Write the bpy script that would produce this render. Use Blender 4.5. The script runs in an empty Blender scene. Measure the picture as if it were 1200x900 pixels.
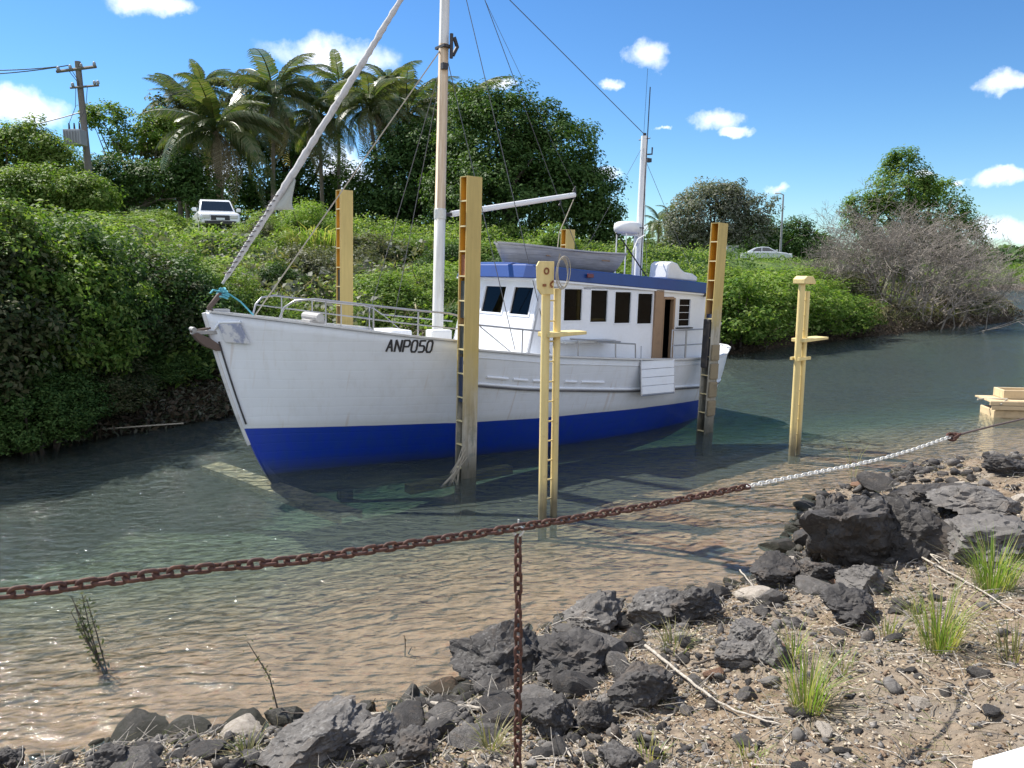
import bpy, math, random
import numpy as np
from mathutils import Vector, Matrix, noise as mnoise

R = math.radians
scene = bpy.context.scene
COL = scene.collection

# ------------------------------------------------------------------ camera
CAM_H = 3.3
PITCH = R(8.84)
F = 900.0                       # focal length in photo pixels (1200 wide)
cam_d = bpy.data.cameras.new('camera')
cam_d.sensor_width = 36.0
cam_d.lens = 36.0 * F / 1200.0
cam_d.clip_start = 0.05
cam_d.clip_end = 3000
cam = bpy.data.objects.new('camera', cam_d)
cam.location = (0, 0, CAM_H)
cam.rotation_euler = (R(90) - PITCH, 0, 0)
COL.objects.link(cam)
scene.camera = cam

# ------------------------------------------------------------------ light
SUN_AZ = Vector((-0.80, 0.60, 0)).normalized()
SUN_EL = R(50)
SKY_STRENGTH = 0.12
SUN_STRENGTH = 4.4
EXPOSURE = 1.02

def ray(px, py):
    t = (px - 600.0) / F
    v = (450.0 - py) / F
    c, s = math.cos(PITCH), math.sin(PITCH)
    return Vector((t, c + v * s, -s + v * c))

def at_y(px, py, Y):
    d = ray(px, py)
    return Vector((0, 0, CAM_H)) + d * (Y / d.y)

def at_z(px, py, z):
    d = ray(px, py)
    return Vector((0, 0, CAM_H)) + d * ((z - CAM_H) / d.z)

world = bpy.data.worlds.new('World')
scene.world = world
world.use_nodes = True
wn = world.node_tree
wn.nodes.clear()
def wnode(t, **k):
    n = wn.nodes.new(t)
    for a, b in k.items():
        setattr(n, a, b)
    return n
w_out = wnode('ShaderNodeOutputWorld')
w_bg = wnode('ShaderNodeBackground')
w_bg.inputs['Strength'].default_value = SKY_STRENGTH
sky = wnode('ShaderNodeTexSky')
sky.sky_type = 'NISHITA'
sky.sun_disc = False
sky.sun_elevation = SUN_EL
sky.sun_rotation = math.atan2(SUN_AZ.x, SUN_AZ.y)
sky.altitude = 0
sky.air_density = 1.0
sky.dust_density = 0.0
sky.ozone_density = 3.0
w_tc = wnode('ShaderNodeTexCoord')
w_noise = wnode('ShaderNodeTexNoise')
w_noise.inputs['Scale'].default_value = 15.0
w_noise.inputs['Detail'].default_value = 9.0
w_noise.inputs['Roughness'].default_value = 0.6
wn.links.new(w_tc.outputs['Generated'], w_noise.inputs['Vector'])
def wmath(op, a, b=None, clamp=False):
    n = wnode('ShaderNodeMath', operation=op)
    n.use_clamp = clamp
    for i, x in enumerate((a, b)):
        if x is None: continue
        if isinstance(x, (int, float)): n.inputs[i].default_value = x
        else: wn.links.new(x, n.inputs[i])
    return n.outputs[0]
def wdot(vec):
    n = wnode('ShaderNodeVectorMath', operation='DOT_PRODUCT')
    wn.links.new(w_tc.outputs['Generated'], n.inputs[0])
    n.inputs[1].default_value = vec
    return n.outputs['Value']
# the fair-weather clouds: a direction, angular half width, half height, density
CLOUDS = [(172, 4, 60, 20, 1), (30, 128, 75, 26, 1), (385, 66, 105, 30, 1), (590, 97, 26, 12, .8),
          (762, 66, 42, 28, .95), (717, 98, 26, 10, .9), (838, 138, 42, 17, 1), (857, 154, 26, 10, .9),
          (917, 221, 22, 12, 1), (1172, 210, 38, 13, .95), (1183, 96, 38, 14, 1), (708, 203, 30, 12, .9),
          (1170, 270, 90, 26, .62), (1085, 205, 36, 10, .55), (400, 200, 60, 50, .9), (785, 150, 34, 10, .5),
 (245, 200, 80, 50, .8), (1120, 216, 26, 12, .6),
          (-250, 60, 130, 60, 1), (1480, 150, 150, 50, 1),
          (750, 262, 80, 16, .5), (-90, 230, 90, 40, .8)]
w_sep = wnode('ShaderNodeSeparateXYZ')
wn.links.new(w_tc.outputs['Generated'], w_sep.inputs[0])
az = wmath('ARCTAN2', w_sep.outputs['X'], w_sep.outputs['Y'])
el = wmath('ARCSINE', w_sep.outputs['Z'])
w_ae = wnode('ShaderNodeCombineXYZ')
wn.links.new(az, w_ae.inputs[0]); wn.links.new(el, w_ae.inputs[1])
w_wn = wnode('ShaderNodeTexNoise')
w_wn.inputs['Scale'].default_value = 22.0
w_wn.inputs['Detail'].default_value = 5.0
w_wn.inputs['Roughness'].default_value = 0.62
wn.links.new(w_tc.outputs['Generated'], w_wn.inputs['Vector'])
w_off = wnode('ShaderNodeVectorMath', operation='MULTIPLY_ADD')
wn.links.new(w_wn.outputs['Color'], w_off.inputs[0])
w_off.inputs[1].default_value = (.055, .034, 0); w_off.inputs[2].default_value = (-.0275, -.017, 0)
w_ae2 = wnode('ShaderNodeVectorMath', operation='ADD')
wn.links.new(w_ae.outputs[0], w_ae2.inputs[0]); wn.links.new(w_off.outputs[0], w_ae2.inputs[1])
near_ = None
for (cx, cy, hw, hh, dens) in CLOUDS:
    d = ray(cx, cy).normalized()
    a0, e0 = math.atan2(d.x, d.y), math.asin(d.z)
    sx, sy = F / (hw * dens * .82), F / (hh * dens * .84)
    v = wnode('ShaderNodeVectorMath', operation='MULTIPLY_ADD')
    wn.links.new(w_ae2.outputs[0], v.inputs[0])
    v.inputs[1].default_value = (sx, sy, 0)
    v.inputs[2].default_value = (-a0 * sx, -e0 * sy, 0)
    l = wnode('ShaderNodeVectorMath', operation='LENGTH')
    wn.links.new(v.outputs[0], l.inputs[0])
    near_ = l.outputs['Value'] if near_ is None else wmath('MINIMUM', near_, l.outputs['Value'])
mask = wmath('SUBTRACT', 1.0, near_, clamp=True)
# unseen cloud banks added behind the viewer as fill light on the shaded hull
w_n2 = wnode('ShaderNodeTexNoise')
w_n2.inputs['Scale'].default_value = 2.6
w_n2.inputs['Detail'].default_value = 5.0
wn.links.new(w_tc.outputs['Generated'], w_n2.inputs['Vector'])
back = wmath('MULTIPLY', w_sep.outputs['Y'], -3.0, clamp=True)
fill_clouds = wmath('MULTIPLY', wmath('SUBTRACT', w_n2.outputs['Fac'], 0.43), 9.0, clamp=True)
fill_clouds = wmath('MULTIPLY', fill_clouds, back)
m2 = wmath('ADD', wmath('MULTIPLY', mask, 1.05), wmath('MULTIPLY', wmath('SUBTRACT', w_noise.outputs['Fac'], 0.5), 2.1))
m2 = wmath('MULTIPLY', wmath('SUBTRACT', m2, 0.10), 1.25, clamp=True)
m2 = wmath('MULTIPLY', m2, wmath('MULTIPLY', mask, 5.0, clamp=True))
m2 = wmath('MAXIMUM', m2, fill_clouds)
w_mix = wnode('ShaderNodeMix', data_type='RGBA')
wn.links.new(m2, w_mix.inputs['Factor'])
w_gam = wnode('ShaderNodeGamma')
w_gam.inputs['Gamma'].default_value = 1.15
w_hsv = wnode('ShaderNodeHueSaturation')
w_hsv.inputs['Saturation'].default_value = 1.1
w_hsv.inputs['Value'].default_value = 0.42
wn.links.new(sky.outputs[0], w_gam.inputs[0])
wn.links.new(w_gam.outputs[0], w_hsv.inputs['Color'])
w_tint = wnode('ShaderNodeVectorMath', operation='MULTIPLY')
wn.links.new(w_hsv.outputs[0], w_tint.inputs[0])
w_tint.inputs[1].default_value = (0.80, 1.0, 1.15)
wn.links.new(w_tint.outputs[0], w_mix.inputs['A'])
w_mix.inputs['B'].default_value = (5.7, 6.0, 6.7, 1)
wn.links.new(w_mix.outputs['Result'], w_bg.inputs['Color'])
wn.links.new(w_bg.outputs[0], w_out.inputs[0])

sun_d = bpy.data.lights.new('sun', 'SUN')
sun_d.energy = SUN_STRENGTH
sun_d.angle = R(0.53)
sun_d.color = (1.0, 0.955, 0.88)
sun = bpy.data.objects.new('sun', sun_d)
COL.objects.link(sun)
sdir = Vector((SUN_AZ.x * math.cos(SUN_EL), SUN_AZ.y * math.cos(SUN_EL), math.sin(SUN_EL)))
sun.rotation_euler = sdir.to_track_quat('Z', 'Y').to_euler()

scene.view_settings.view_transform = 'Standard'
scene.view_settings.look = 'None'
scene.view_settings.gamma = 1.0
scene.view_settings.exposure = EXPOSURE
scene.cycles.use_denoising = True
scene.cycles.max_bounces = 8
scene.cycles.diffuse_bounces = 3
scene.cycles.glossy_bounces = 3
scene.cycles.transmission_bounces = 3
scene.cycles.transparent_max_bounces = 12
scene.cycles.volume_bounces = 0
scene.cycles.sample_clamp_indirect = 6
scene.cycles.caustics_reflective = False
scene.cycles.caustics_refractive = False

# ------------------------------------------------------------------ helpers
class MB:
    """collects shapes into one mesh"""
    def __init__(s):
        s.v = []; s.f = []
    def add(s, vs, fs):
        o = len(s.v)
        s.v.extend([tuple(p) for p in vs])
        s.f.extend([tuple(i + o for i in f) for f in fs])
        return s
    def box(s, x0, x1, y0, y1, z0, z1, M=None):
        vs = [Vector((x, y, z)) for z in (z0, z1) for y in (y0, y1) for x in (x0, x1)]
        if M is not None: vs = [M @ p for p in vs]
        return s.add(vs, [(0, 2, 3, 1), (4, 5, 7, 6), (0, 1, 5, 4), (2, 6, 7, 3), (0, 4, 6, 2), (1, 3, 7, 5)])
    def tube(s, pts, rad, n=8, cap=True, closed=False):
        pts = [Vector(p) for p in pts]
        m = len(pts)
        if not hasattr(rad, '__len__'): rad = [rad] * m
        rings = []
        up = None
        for i, p in enumerate(pts):
            if closed: t = pts[(i + 1) % m] - pts[i - 1]
            else: t = pts[min(i + 1, m - 1)] - pts[max(i - 1, 0)]
            if t.length < 1e-9: t = Vector((0, 0, 1))
            t.normalize()
            if up is None:
                up = Vector((0, 0, 1)) if abs(t.z) < .9 else Vector((1, 0, 0))
            a = t.cross(up)
            if a.length < 1e-6: a = t.orthogonal()
            a.normalize()
            b = a.cross(t).normalized()
            up = b
            rings.append([p + (a * math.cos(2 * math.pi * k / n) + b * math.sin(2 * math.pi * k / n)) * rad[i] for k in range(n)])
        o = len(s.v)
        for r_ in rings: s.v.extend([tuple(q) for q in r_])
        mm = m if closed else m - 1
        for i in range(mm):
            j = (i + 1) % m
            for k in range(n):
                k2 = (k + 1) % n
                s.f.append((o + i * n + k, o + i * n + k2, o + j * n + k2, o + j * n + k))
        if cap and not closed:
            s.f.append(tuple(o + k for k in range(n))[::-1])
            s.f.append(tuple(o + (m - 1) * n + k for k in range(n)))
        return s
    def prism(s, poly, a0, a1, axis='y', M=None):
        """poly in the two other axes, extruded along axis"""
        def P(u, w, a):
            if axis == 'y': p = Vector((u, a, w))
            elif axis == 'x': p = Vector((a, u, w))
            else: p = Vector((u, w, a))
            return M @ p if M is not None else p
        n = len(poly)
        vs = [P(u, w, a0) for u, w in poly] + [P(u, w, a1) for u, w in poly]
        fs = [tuple(range(n)), tuple(range(2 * n - 1, n - 1, -1))]
        for i in range(n):
            j = (i + 1) % n
            fs.append((i, i + n, j + n, j))
        return s.add(vs, fs)
    def mesh(s, name, mat=None, smooth=None):
        me = bpy.data.meshes.new(name)
        me.from_pydata(s.v, [], s.f)
        me.validate()
        if mat: me.materials.append(mat)
        if smooth is not None:
            me.shade_smooth()
            if smooth < 179: me.set_sharp_from_angle(angle=R(smooth))
        # outward normals
        import bmesh
        bm = bmesh.new(); bm.from_mesh(me)
        bmesh.ops.recalc_face_normals(bm, faces=bm.faces)
        bm.to_mesh(me); bm.free()
        return me
    def build(s, name, mat=None, parent=None, smooth=None, bevel=0):
        o = bpy.data.objects.new(name, s.mesh(name, mat, smooth))
        COL.objects.link(o)
        if parent is not None: o.parent = parent
        if bevel:
            b = o.modifiers.new('bevel', 'BEVEL'); b.width = bevel; b.segments = 2; b.limit_method = 'ANGLE'; b.angle_limit = R(40)
        return o

def tag(o, label=None, cat=None, group=None, kind=None):
    if label: o['label'] = label
    if cat: o['category'] = cat
    if group: o['group'] = group
    if kind: o['kind'] = kind
    return o

def empty(name, loc=(0, 0, 0), rot=(0, 0, 0), label=None, cat=None, group=None):
    o = bpy.data.objects.new(name, None)
    COL.objects.link(o)
    o.location = loc; o.rotation_euler = rot
    o.empty_display_size = 0.2
    return tag(o, label, cat, group)

def np_mesh(name, V, Q, mat, smooth=False):
    """V (n,3) array, Q (m,4) or (m,3) int array"""
    V = np.asarray(V, dtype=np.float32); Q = np.asarray(Q, dtype=np.int32)
    k = Q.shape[1]
    me = bpy.data.meshes.new(name)
    me.vertices.add(len(V)); me.vertices.foreach_set('co', V.ravel())
    me.loops.add(Q.size); me.loops.foreach_set('vertex_index', Q.ravel())
    me.polygons.add(len(Q))
    me.polygons.foreach_set('loop_start', np.arange(0, Q.size, k, dtype=np.int32))
    me.polygons.foreach_set('loop_total', np.full(len(Q), k, dtype=np.int32))
    me.update(calc_edges=True)
    if smooth: me.shade_smooth()
    if mat: me.materials.append(mat)
    return me

def link_mesh(name, me, parent=None, loc=None):
    o = bpy.data.objects.new(name, me)
    COL.objects.link(o)
    if parent is not None: o.parent = parent
    if loc is not None: o.location = loc
    return o

# ------------------------------------------------------------------ materials
def new_mat(name):
    m = bpy.data.materials.new(name)
    m.use_nodes = True
    nt = m.node_tree
    b = nt.nodes['Principled BSDF']
    return m, nt, b

def N(nt, t, ins=None, **k):
    n = nt.nodes.new(t)
    for a, b in k.items(): setattr(n, a, b)
    for a, b in (ins or {}).items():
        if isinstance(b, bpy.types.NodeSocket): nt.links.new(b, n.inputs[a])
        else: n.inputs[a].default_value = b
    return n

def ramp(nt, fac, stops):
    n = nt.nodes.new('ShaderNodeValToRGB')
    el = n.color_ramp.elements
    while len(el) < len(stops): el.new(0.5)
    for e, (p, c) in zip(el, stops):
        e.position = p; e.color = (c[0], c[1], c[2], 1) if len(c) == 3 else c
    nt.links.new(fac, n.inputs[0])
    return n.outputs[0]

def mixc(nt, fac, a, b, blend='MIX'):
    n = nt.nodes.new('ShaderNodeMix'); n.data_type = 'RGBA'; n.blend_type = blend
    for key, x in (('Factor', fac), ('A', a), ('B', b)):
        s = n.inputs[key]
        if isinstance(x, bpy.types.NodeSocket): nt.links.new(x, s)
        elif isinstance(x, (int, float)): s.default_value = x
        else: s.default_value = (x[0], x[1], x[2], 1)
    return n.outputs['Result']

def coords(nt, kind='Object'):
    return nt.nodes.new('ShaderNodeTexCoord').outputs[kind]

def noise_tex(nt, vec, scale, detail=5, rough=.55, dist=0):
    n = N(nt, 'ShaderNodeTexNoise', {'Vector': vec, 'Scale': scale, 'Detail': detail, 'Roughness': rough, 'Distortion': dist})
    return n.outputs['Fac']

def bump(nt, b, height, strength=.3, dist=.02):
    n = N(nt, 'ShaderNodeBump', {'Height': height, 'Strength': strength, 'Distance': dist})
    nt.links.new(n.outputs[0], b.inputs['Normal'])

def paint(name, col, dirt=(.25, .22, .18), amount=.35, rough=.45, scale=3.0, metallic=0, bumpy=.08, edge=(.5, .72)):
    """painted or plain surface with soft grime patches"""
    m, nt, b = new_mat(name)
    co = coords(nt)
    n1 = noise_tex(nt, co, scale, 8, .65)
    n2 = noise_tex(nt, co, scale * 9, 6, .6)
    f = ramp(nt, n1, [(edge[0], (0, 0, 0)), (edge[1], (1, 1, 1))])
    f2 = N(nt, 'ShaderNodeMath', {0: f, 1: amount}, operation='MULTIPLY').outputs[0]
    c = mixc(nt, f2, col, dirt)
    c = mixc(nt, .18, c, mixc(nt, n2, [x * .6 for x in col], [min(1, x * 1.3) for x in col]))
    nt.links.new(c, b.inputs['Base Color'])
    b.inputs['Roughness'].default_value = rough
    b.inputs['Metallic'].default_value = metallic
    bump(nt, b, n2, bumpy, .01)
    return m

MATS = {}
M_white = paint('white_paint', (.76, .79, .84), (.50, .47, .40), .25, .4, 2.0)
M_cabin = paint('cabin_white_paint', (.78, .80, .84), (.55, .52, .46), .2, .35, 2.5)
M_blue = paint('roof_blue_paint', (.015, .052, .21), (.012, .025, .10), .4, .4, 2.0)
M_deck = paint('deck_paint', (.55, .56, .55), (.3, .28, .25), .5, .7, 4)
M_metal = paint('dull_stainless', (.40, .40, .41), (.25, .2, .16), .4, .38, 8, metallic=.7)
M_dark = paint('dark_fitting', (.03, .03, .035), (.08, .06, .05), .5, .6, 8)
M_timber = paint('varnished_post', (.30, .19, .11), (.15, .1, .07), .5, .6, 6)
M_mastwood = paint('mast_wood', (.55, .33, .17), (.35, .22, .12), .5, .5, 5)
M_grey_alu = paint('weathered_grey_hull', (.33, .32, .31), (.16, .15, .14), .7, .6, 5)
M_steel_white = paint('white_plastic', (.75, .75, .74), (.5, .48, .44), .3, .35, 4)
M_rubber = paint('black_rubber', (.02, .02, .02), (.05, .05, .05), .3, .8, 8)
M_rope = paint('pale_rope', (.42, .38, .30), (.25, .2, .15), .5, .9, 20)
M_cyan_rope = paint('cyan_rope', (.12, .42, .50), (.2, .3, .3), .4, .9, 20)
M_wire = paint('steel_wire', (.09, .09, .095), (.12, .08, .05), .4, .5, 20)
M_brown_iron = paint('brown_iron', (.12, .085, .07), (.08, .05, .04), .6, .8, 9, bumpy=.4)
M_canvas = paint('white_sailcloth', (.52, .51, .50), (.22, .20, .18), .8, .9, 7, bumpy=.5)
M_galv = paint('galvanised_steel', (.62, .61, .57), (.38, .26, .16), .5, .5, 30, metallic=.3)
M_pole = paint('weathered_pole', (.16, .145, .13), (.09, .08, .07), .5, .85, 6)
M_trans = paint('transformer_grey', (.30, .31, .33), (.18, .17, .16), .4, .6, 4)

def mat_hull():
    m, nt, b = new_mat('hull_paint_white_over_blue')
    co = coords(nt)
    sep = N(nt, 'ShaderNodeSeparateXYZ', {0: co})
    wob = noise_tex(nt, co, 1.2, 2)
    z = N(nt, 'ShaderNodeMath', {0: wob, 1: .02, 2: sep.outputs['Z']}, operation='MULTIPLY_ADD').outputs[0]
    isw = N(nt, 'ShaderNodeMath', {0: z, 1: .715}, operation='GREATER_THAN').outputs[0]
    # streaks run down the planks
    mp = N(nt, 'ShaderNodeMapping', {'Vector': co, 'Scale': (7, 7, .8)})
    st = noise_tex(nt, mp.outputs[0], 1.4, 7, .65)
    n1 = noise_tex(nt, co, 1.6, 7, .6)
    g = ramp(nt, st, [(.50, (0, 0, 0)), (.78, (1, 1, 1))])
    gm = N(nt, 'ShaderNodeMath', {0: g, 1: .26}, operation='MULTIPLY').outputs[0]
    wc = mixc(nt, gm, (.74, .775, .83), (.50, .48, .44))
    wc = mixc(nt, ramp(nt, n1, [(.45, (0, 0, 0)), (.7, (.25, .25, .25))]), wc, (.58, .61, .65))
    bc = mixc(nt, ramp(nt, st, [(.35, (0, 0, 0)), (.75, (1, 1, 1))]), (.004, .035, .36), (.010, .050, .27))
    # slime just above the water
    low = N(nt, 'ShaderNodeMapRange', {'Value': z, 'From Min': -.1, 'From Max': .24, 'To Min': .8, 'To Max': 0}).outputs[0]
    bc = mixc(nt, low, bc, (.045, .06, .03))
    # rust weeps, a few thin runs down the side
    mp2 = N(nt, 'ShaderNodeMapping', {'Vector': co, 'Scale': (16, 1, 1.1), 'Location': (3.3, 0, .4)})
    ru = ramp(nt, noise_tex(nt, mp2.outputs[0], 1.0, 2, .4), [(.66, (0, 0, 0)), (.76, (.25, .25, .25))])
    wc = mixc(nt, ru, wc, (.42, .27, .15))
    gb = N(nt, 'ShaderNodeMapRange', {'Value': z, 'From Min': .72, 'From Max': .86, 'To Min': .35, 'To Max': 0}).outputs[0]
    wc = mixc(nt, gb, wc, (.40, .40, .33))
    c = mixc(nt, isw, bc, wc)
    nt.links.new(c, b.inputs['Base Color'])
    b.inputs['Roughness'].default_value = .42
    # planking seams as a fine relief
    wv = N(nt, 'ShaderNodeTexWave', {'Vector': co, 'Scale': 2.1, 'Distortion': .6, 'Detail': 1}, wave_type='BANDS', bands_direction='Z', wave_profile='SIN')
    sm = ramp(nt, wv.outputs['Fac'], [(0, (0, 0, 0)), (.06, (1, 1, 1))])
    bump(nt, b, mixc(nt, .35, sm, n1), .22, .008)
    return m
M_hull = mat_hull()

def mat_glass():
    m, nt, b = new_mat('dark_window_glass')
    nt.nodes.remove(b)
    out = nt.nodes['Material Output']
    tr = N(nt, 'ShaderNodeBsdfTransparent', {'Color': (.13, .15, .15, 1)})
    gl = N(nt, 'ShaderNodeBsdfGlossy', {'Color': (.5, .5, .5, 1), 'Roughness': .02})
    fr = N(nt, 'ShaderNodeFresnel', {'IOR': 1.38})
    mx = N(nt, 'ShaderNodeMixShader', {0: fr.outputs[0], 1: tr.outputs[0], 2: gl.outputs[0]})
    nt.links.new(mx.outputs[0], out.inputs[0])
    return m
M_glass = mat_glass()
def mat_carglass():
    m, nt, b = new_mat('car_glass')
    b.inputs['Base Color'].default_value = (.02, .025, .03, 1)
    b.inputs['Roughness'].default_value = .05
    b.inputs['Specular IOR Level'].default_value = .8
    return m
M_carglass = mat_carglass()

def mat_yellow(name, base=(.53, .40, .14), face2=(.62, .34, .04), zlo=.7, zhi=2.0, seed=0):
    """yellow enamel, worn to grey timber and rust lower down; world heights in metres"""
    m, nt, b = new_mat(name)
    geo = N(nt, 'ShaderNodeNewGeometry')
    co = N(nt, 'ShaderNodeMapping', {'Vector': coords(nt), 'Location': (seed, seed * 2, 0)}).outputs[0]
    sep = N(nt, 'ShaderNodeSeparateXYZ', {0: coords(nt)})
    n1 = noise_tex(nt, co, 3.5, 8, .65)
    mp = N(nt, 'ShaderNodeMapping', {'Vector': co, 'Scale': (14, 14, 1.4)})
    st = noise_tex(nt, mp.outputs[0], 1, 6, .6)
    n3 = noise_tex(nt, co, 9, 8, .7)
    zz = N(nt, 'ShaderNodeMath', {0: n1, 1: 1.3, 2: sep.outputs['Z']}, operation='MULTIPLY_ADD').outputs[0]
    worn = N(nt, 'ShaderNodeMapRange', {'Value': zz, 'From Min': zlo + .65, 'From Max': zhi + .65, 'To Min': 1, 'To Max': 0}).outputs[0]
    worn = N(nt, 'ShaderNodeMath', {0: worn, 1: 1}, operation='MULTIPLY', use_clamp=True).outputs[0]
    yc = mixc(nt, ramp(nt, st, [(.35, (0, 0, 0)), (.7, (1, 1, 1))]), base, [x * .80 for x in base])
    yc = mixc(nt, ramp(nt, n3, [(.60, (0, 0, 0)), (.74, (.6, .6, .6))]), yc, (.30, .19, .09))
    gc = ramp(nt, st, [(.25, (.12, .10, .07)), (.42, (.28, .25, .19)), (.62, (.46, .43, .36)), (.8, (.20, .14, .09))])
    blu = ramp(nt, n1, [(.52, (0, 0, 0)), (.58, (.7, .7, .7))])
    gc = mixc(nt, N(nt, 'ShaderNodeMath', {0: blu, 1: .5}, operation='MULTIPLY').outputs[0], gc, (.04, .10, .12))
    c = mixc(nt, worn, yc, gc)
    wet = N(nt, 'ShaderNodeMapRange', {'Value': N(nt, 'ShaderNodeMath', {0: st, 1: -.5, 2: sep.outputs['Z']}, operation='MULTIPLY_ADD').outputs[0], 'From Min': -.15, 'From Max': .25, 'To Min': .8, 'To Max': 0}).outputs[0]
    c = mixc(nt, wet, c, (.06, .055, .035))
    nt.links.new(c, b.inputs['Base Color'])
    b.inputs['Roughness'].default_value = .6
    bump(nt, b, mixc(nt, .5, n3, st), .35, .012)
    return m
M_yel_pile = mat_yellow('yellow_pile_paint')
M_yel_aft = mat_yellow('yellow_aft_pile_paint', zlo=2.0, zhi=2.5, seed=3)
M_orange_in = mat_yellow('orange_channel_paint', base=(.62, .31, .03), zlo=1.9, zhi=3.1, seed=5)
M_yel_frame = mat_yellow('yellow_tube_paint', base=(.76, .60, .26), zlo=-.6, zhi=.6, seed=7)

def mat_rust():
    m, nt, b = new_mat('rusty_chain_iron')
    co = coords(nt)
    rnd = N(nt, 'ShaderNodeObjectInfo').outputs['Random']
    vec = N(nt, 'ShaderNodeVectorMath', {0: co, 1: N(nt, 'ShaderNodeCombineXYZ', {0: rnd, 1: rnd, 2: rnd}).outputs[0]}, operation='ADD').outputs[0]
    n1 = noise_tex(nt, vec, 60, 6, .7)
    n2 = noise_tex(nt, vec, 260, 3, .6)
    c = ramp(nt, n1, [(.30, (.028, .014, .011)), (.50, (.075, .032, .020)), (.64, (.13, .052, .026)), (.80, (.24, .11, .055))])
    c = mixc(nt, N(nt, 'ShaderNodeMath', {0: rnd, 1: .35}, operation='MULTIPLY').outputs[0], c, (.10, .045, .04))
    nt.links.new(c, b.inputs['Base Color'])
    b.inputs['Roughness'].default_value = .72
    b.inputs['Metallic'].default_value = .15
    bump(nt, b, mixc(nt, .5, n1, n2), .8, .002)
    return m
M_rust = mat_rust()

def mat_leaf(name, cols, trans=.35, rough=.6, clump=.35, spec=.4):
    """leaf faces: random tint per leaf and soft variation over the plant"""
    m, nt, b = new_mat(name)
    out = nt.nodes['Material Output']
    geo = N(nt, 'ShaderNodeNewGeometry')
    oi = N(nt, 'ShaderNodeObjectInfo')
    co = coords(nt)
    n1 = noise_tex(nt, co, clump, 4, .6)
    f = N(nt, 'ShaderNodeMath', {0: geo.outputs['Random Per Island'], 1: .55}, operation='MULTIPLY').outputs[0]
    f = N(nt, 'ShaderNodeMath', {0: n1, 1: .75, 2: f}, operation='MULTIPLY_ADD').outputs[0]
    f = N(nt, 'ShaderNodeMath', {0: oi.outputs['Random'], 1: .16, 2: f}, operation='MULTIPLY_ADD').outputs[0]
    n = len(cols)
    c = ramp(nt, f, [(.22 + .66 * i / max(1, n - 1), cc) for i, cc in enumerate(cols)])
    nt.links.new(c, b.inputs['Base Color'])
    b.inputs['Roughness'].default_value = rough
    b.inputs['Specular IOR Level'].default_value = spec * .45
    tc = mixc(nt, 1.0, c, (1.25, 1.35, .55), 'MULTIPLY')
    tl = N(nt, 'ShaderNodeBsdfTranslucent', {'Color': tc})
    mx = N(nt, 'ShaderNodeMixShader', {0: trans, 1: b.outputs[0], 2: tl.outputs[0]})
    nt.links.new(mx.outputs[0], out.inputs[0])
    return m
L_dark = mat_leaf('dark_leaves', [(.014, .036, .010), (.028, .068, .016), (.05, .105, .024), (.09, .15, .04)], .3)
L_mid = mat_leaf('mid_leaves', [(.032, .068, .014), (.066, .135, .024), (.115, .20, .035), (.20, .26, .07)], .42)
L_bright = mat_leaf('bright_leaves', [(.05, .105, .02), (.10, .18, .03), (.165, .27, .045), (.27, .33, .11)], .42)
L_olive = mat_leaf('olive_leaves', [(.045, .06, .028), (.075, .095, .045), (.12, .13, .07), (.17, .17, .11)], .3)
L_grey = mat_leaf('grey_green_leaves', [(.055, .075, .045), (.09, .11, .07), (.14, .155, .11), (.21, .21, .17)], .25)
L_palm = mat_leaf('palm_leaflets', [(.025, .05, .015), (.045, .085, .022), (.08, .12, .035), (.17, .17, .085)], .30, .4, .5, 1.0)
L_palmdry = mat_leaf('dry_palm_leaflets', [(.16, .13, .08), (.24, .20, .13), (.30, .26, .18)], .3)
L_dry = mat_leaf('dry_grass', [(.16, .14, .07), (.24, .21, .11), (.34, .29, .17), (.15, .18, .06)], .3, .6, 1.0)
L_tuft = mat_leaf('green_grass', [(.10, .18, .03), (.16, .26, .05), (.22, .32, .07), (.40, .36, .16)], .45, .5, 3.0)
L_dead = mat_leaf('brown_mangrove_leaves', [(.03, .022, .016), (.06, .045, .03), (.10, .08, .055)], .15)

def mat_bark(name, c0, c1, scale=6):
    m, nt, b = new_mat(name)
    co = coords(nt)
    mp = N(nt, 'ShaderNodeMapping', {'Vector': co, 'Scale': (3, 3, .6)})
    n1 = noise_tex(nt, mp.outputs[0], scale, 7, .65)
    nt.links.new(ramp(nt, n1, [(.3, c0), (.7, c1)]), b.inputs['Base Color'])
    b.inputs['Roughness'].default_value = .85
    bump(nt, b, n1, .6, .03)
    return m
B_brown = mat_bark('brown_bark', (.045, .035, .028), (.14, .115, .09))
B_grey = mat_bark('bare_grey_branches', (.15, .125, .10), (.36, .32, .275))
B_palm = mat_bark('palm_trunk_bark', (.10, .085, .065), (.26, .22, .17))
B_drift = mat_bark('bleached_driftwood', (.22, .19, .15), (.52, .47, .40), 9)

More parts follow.
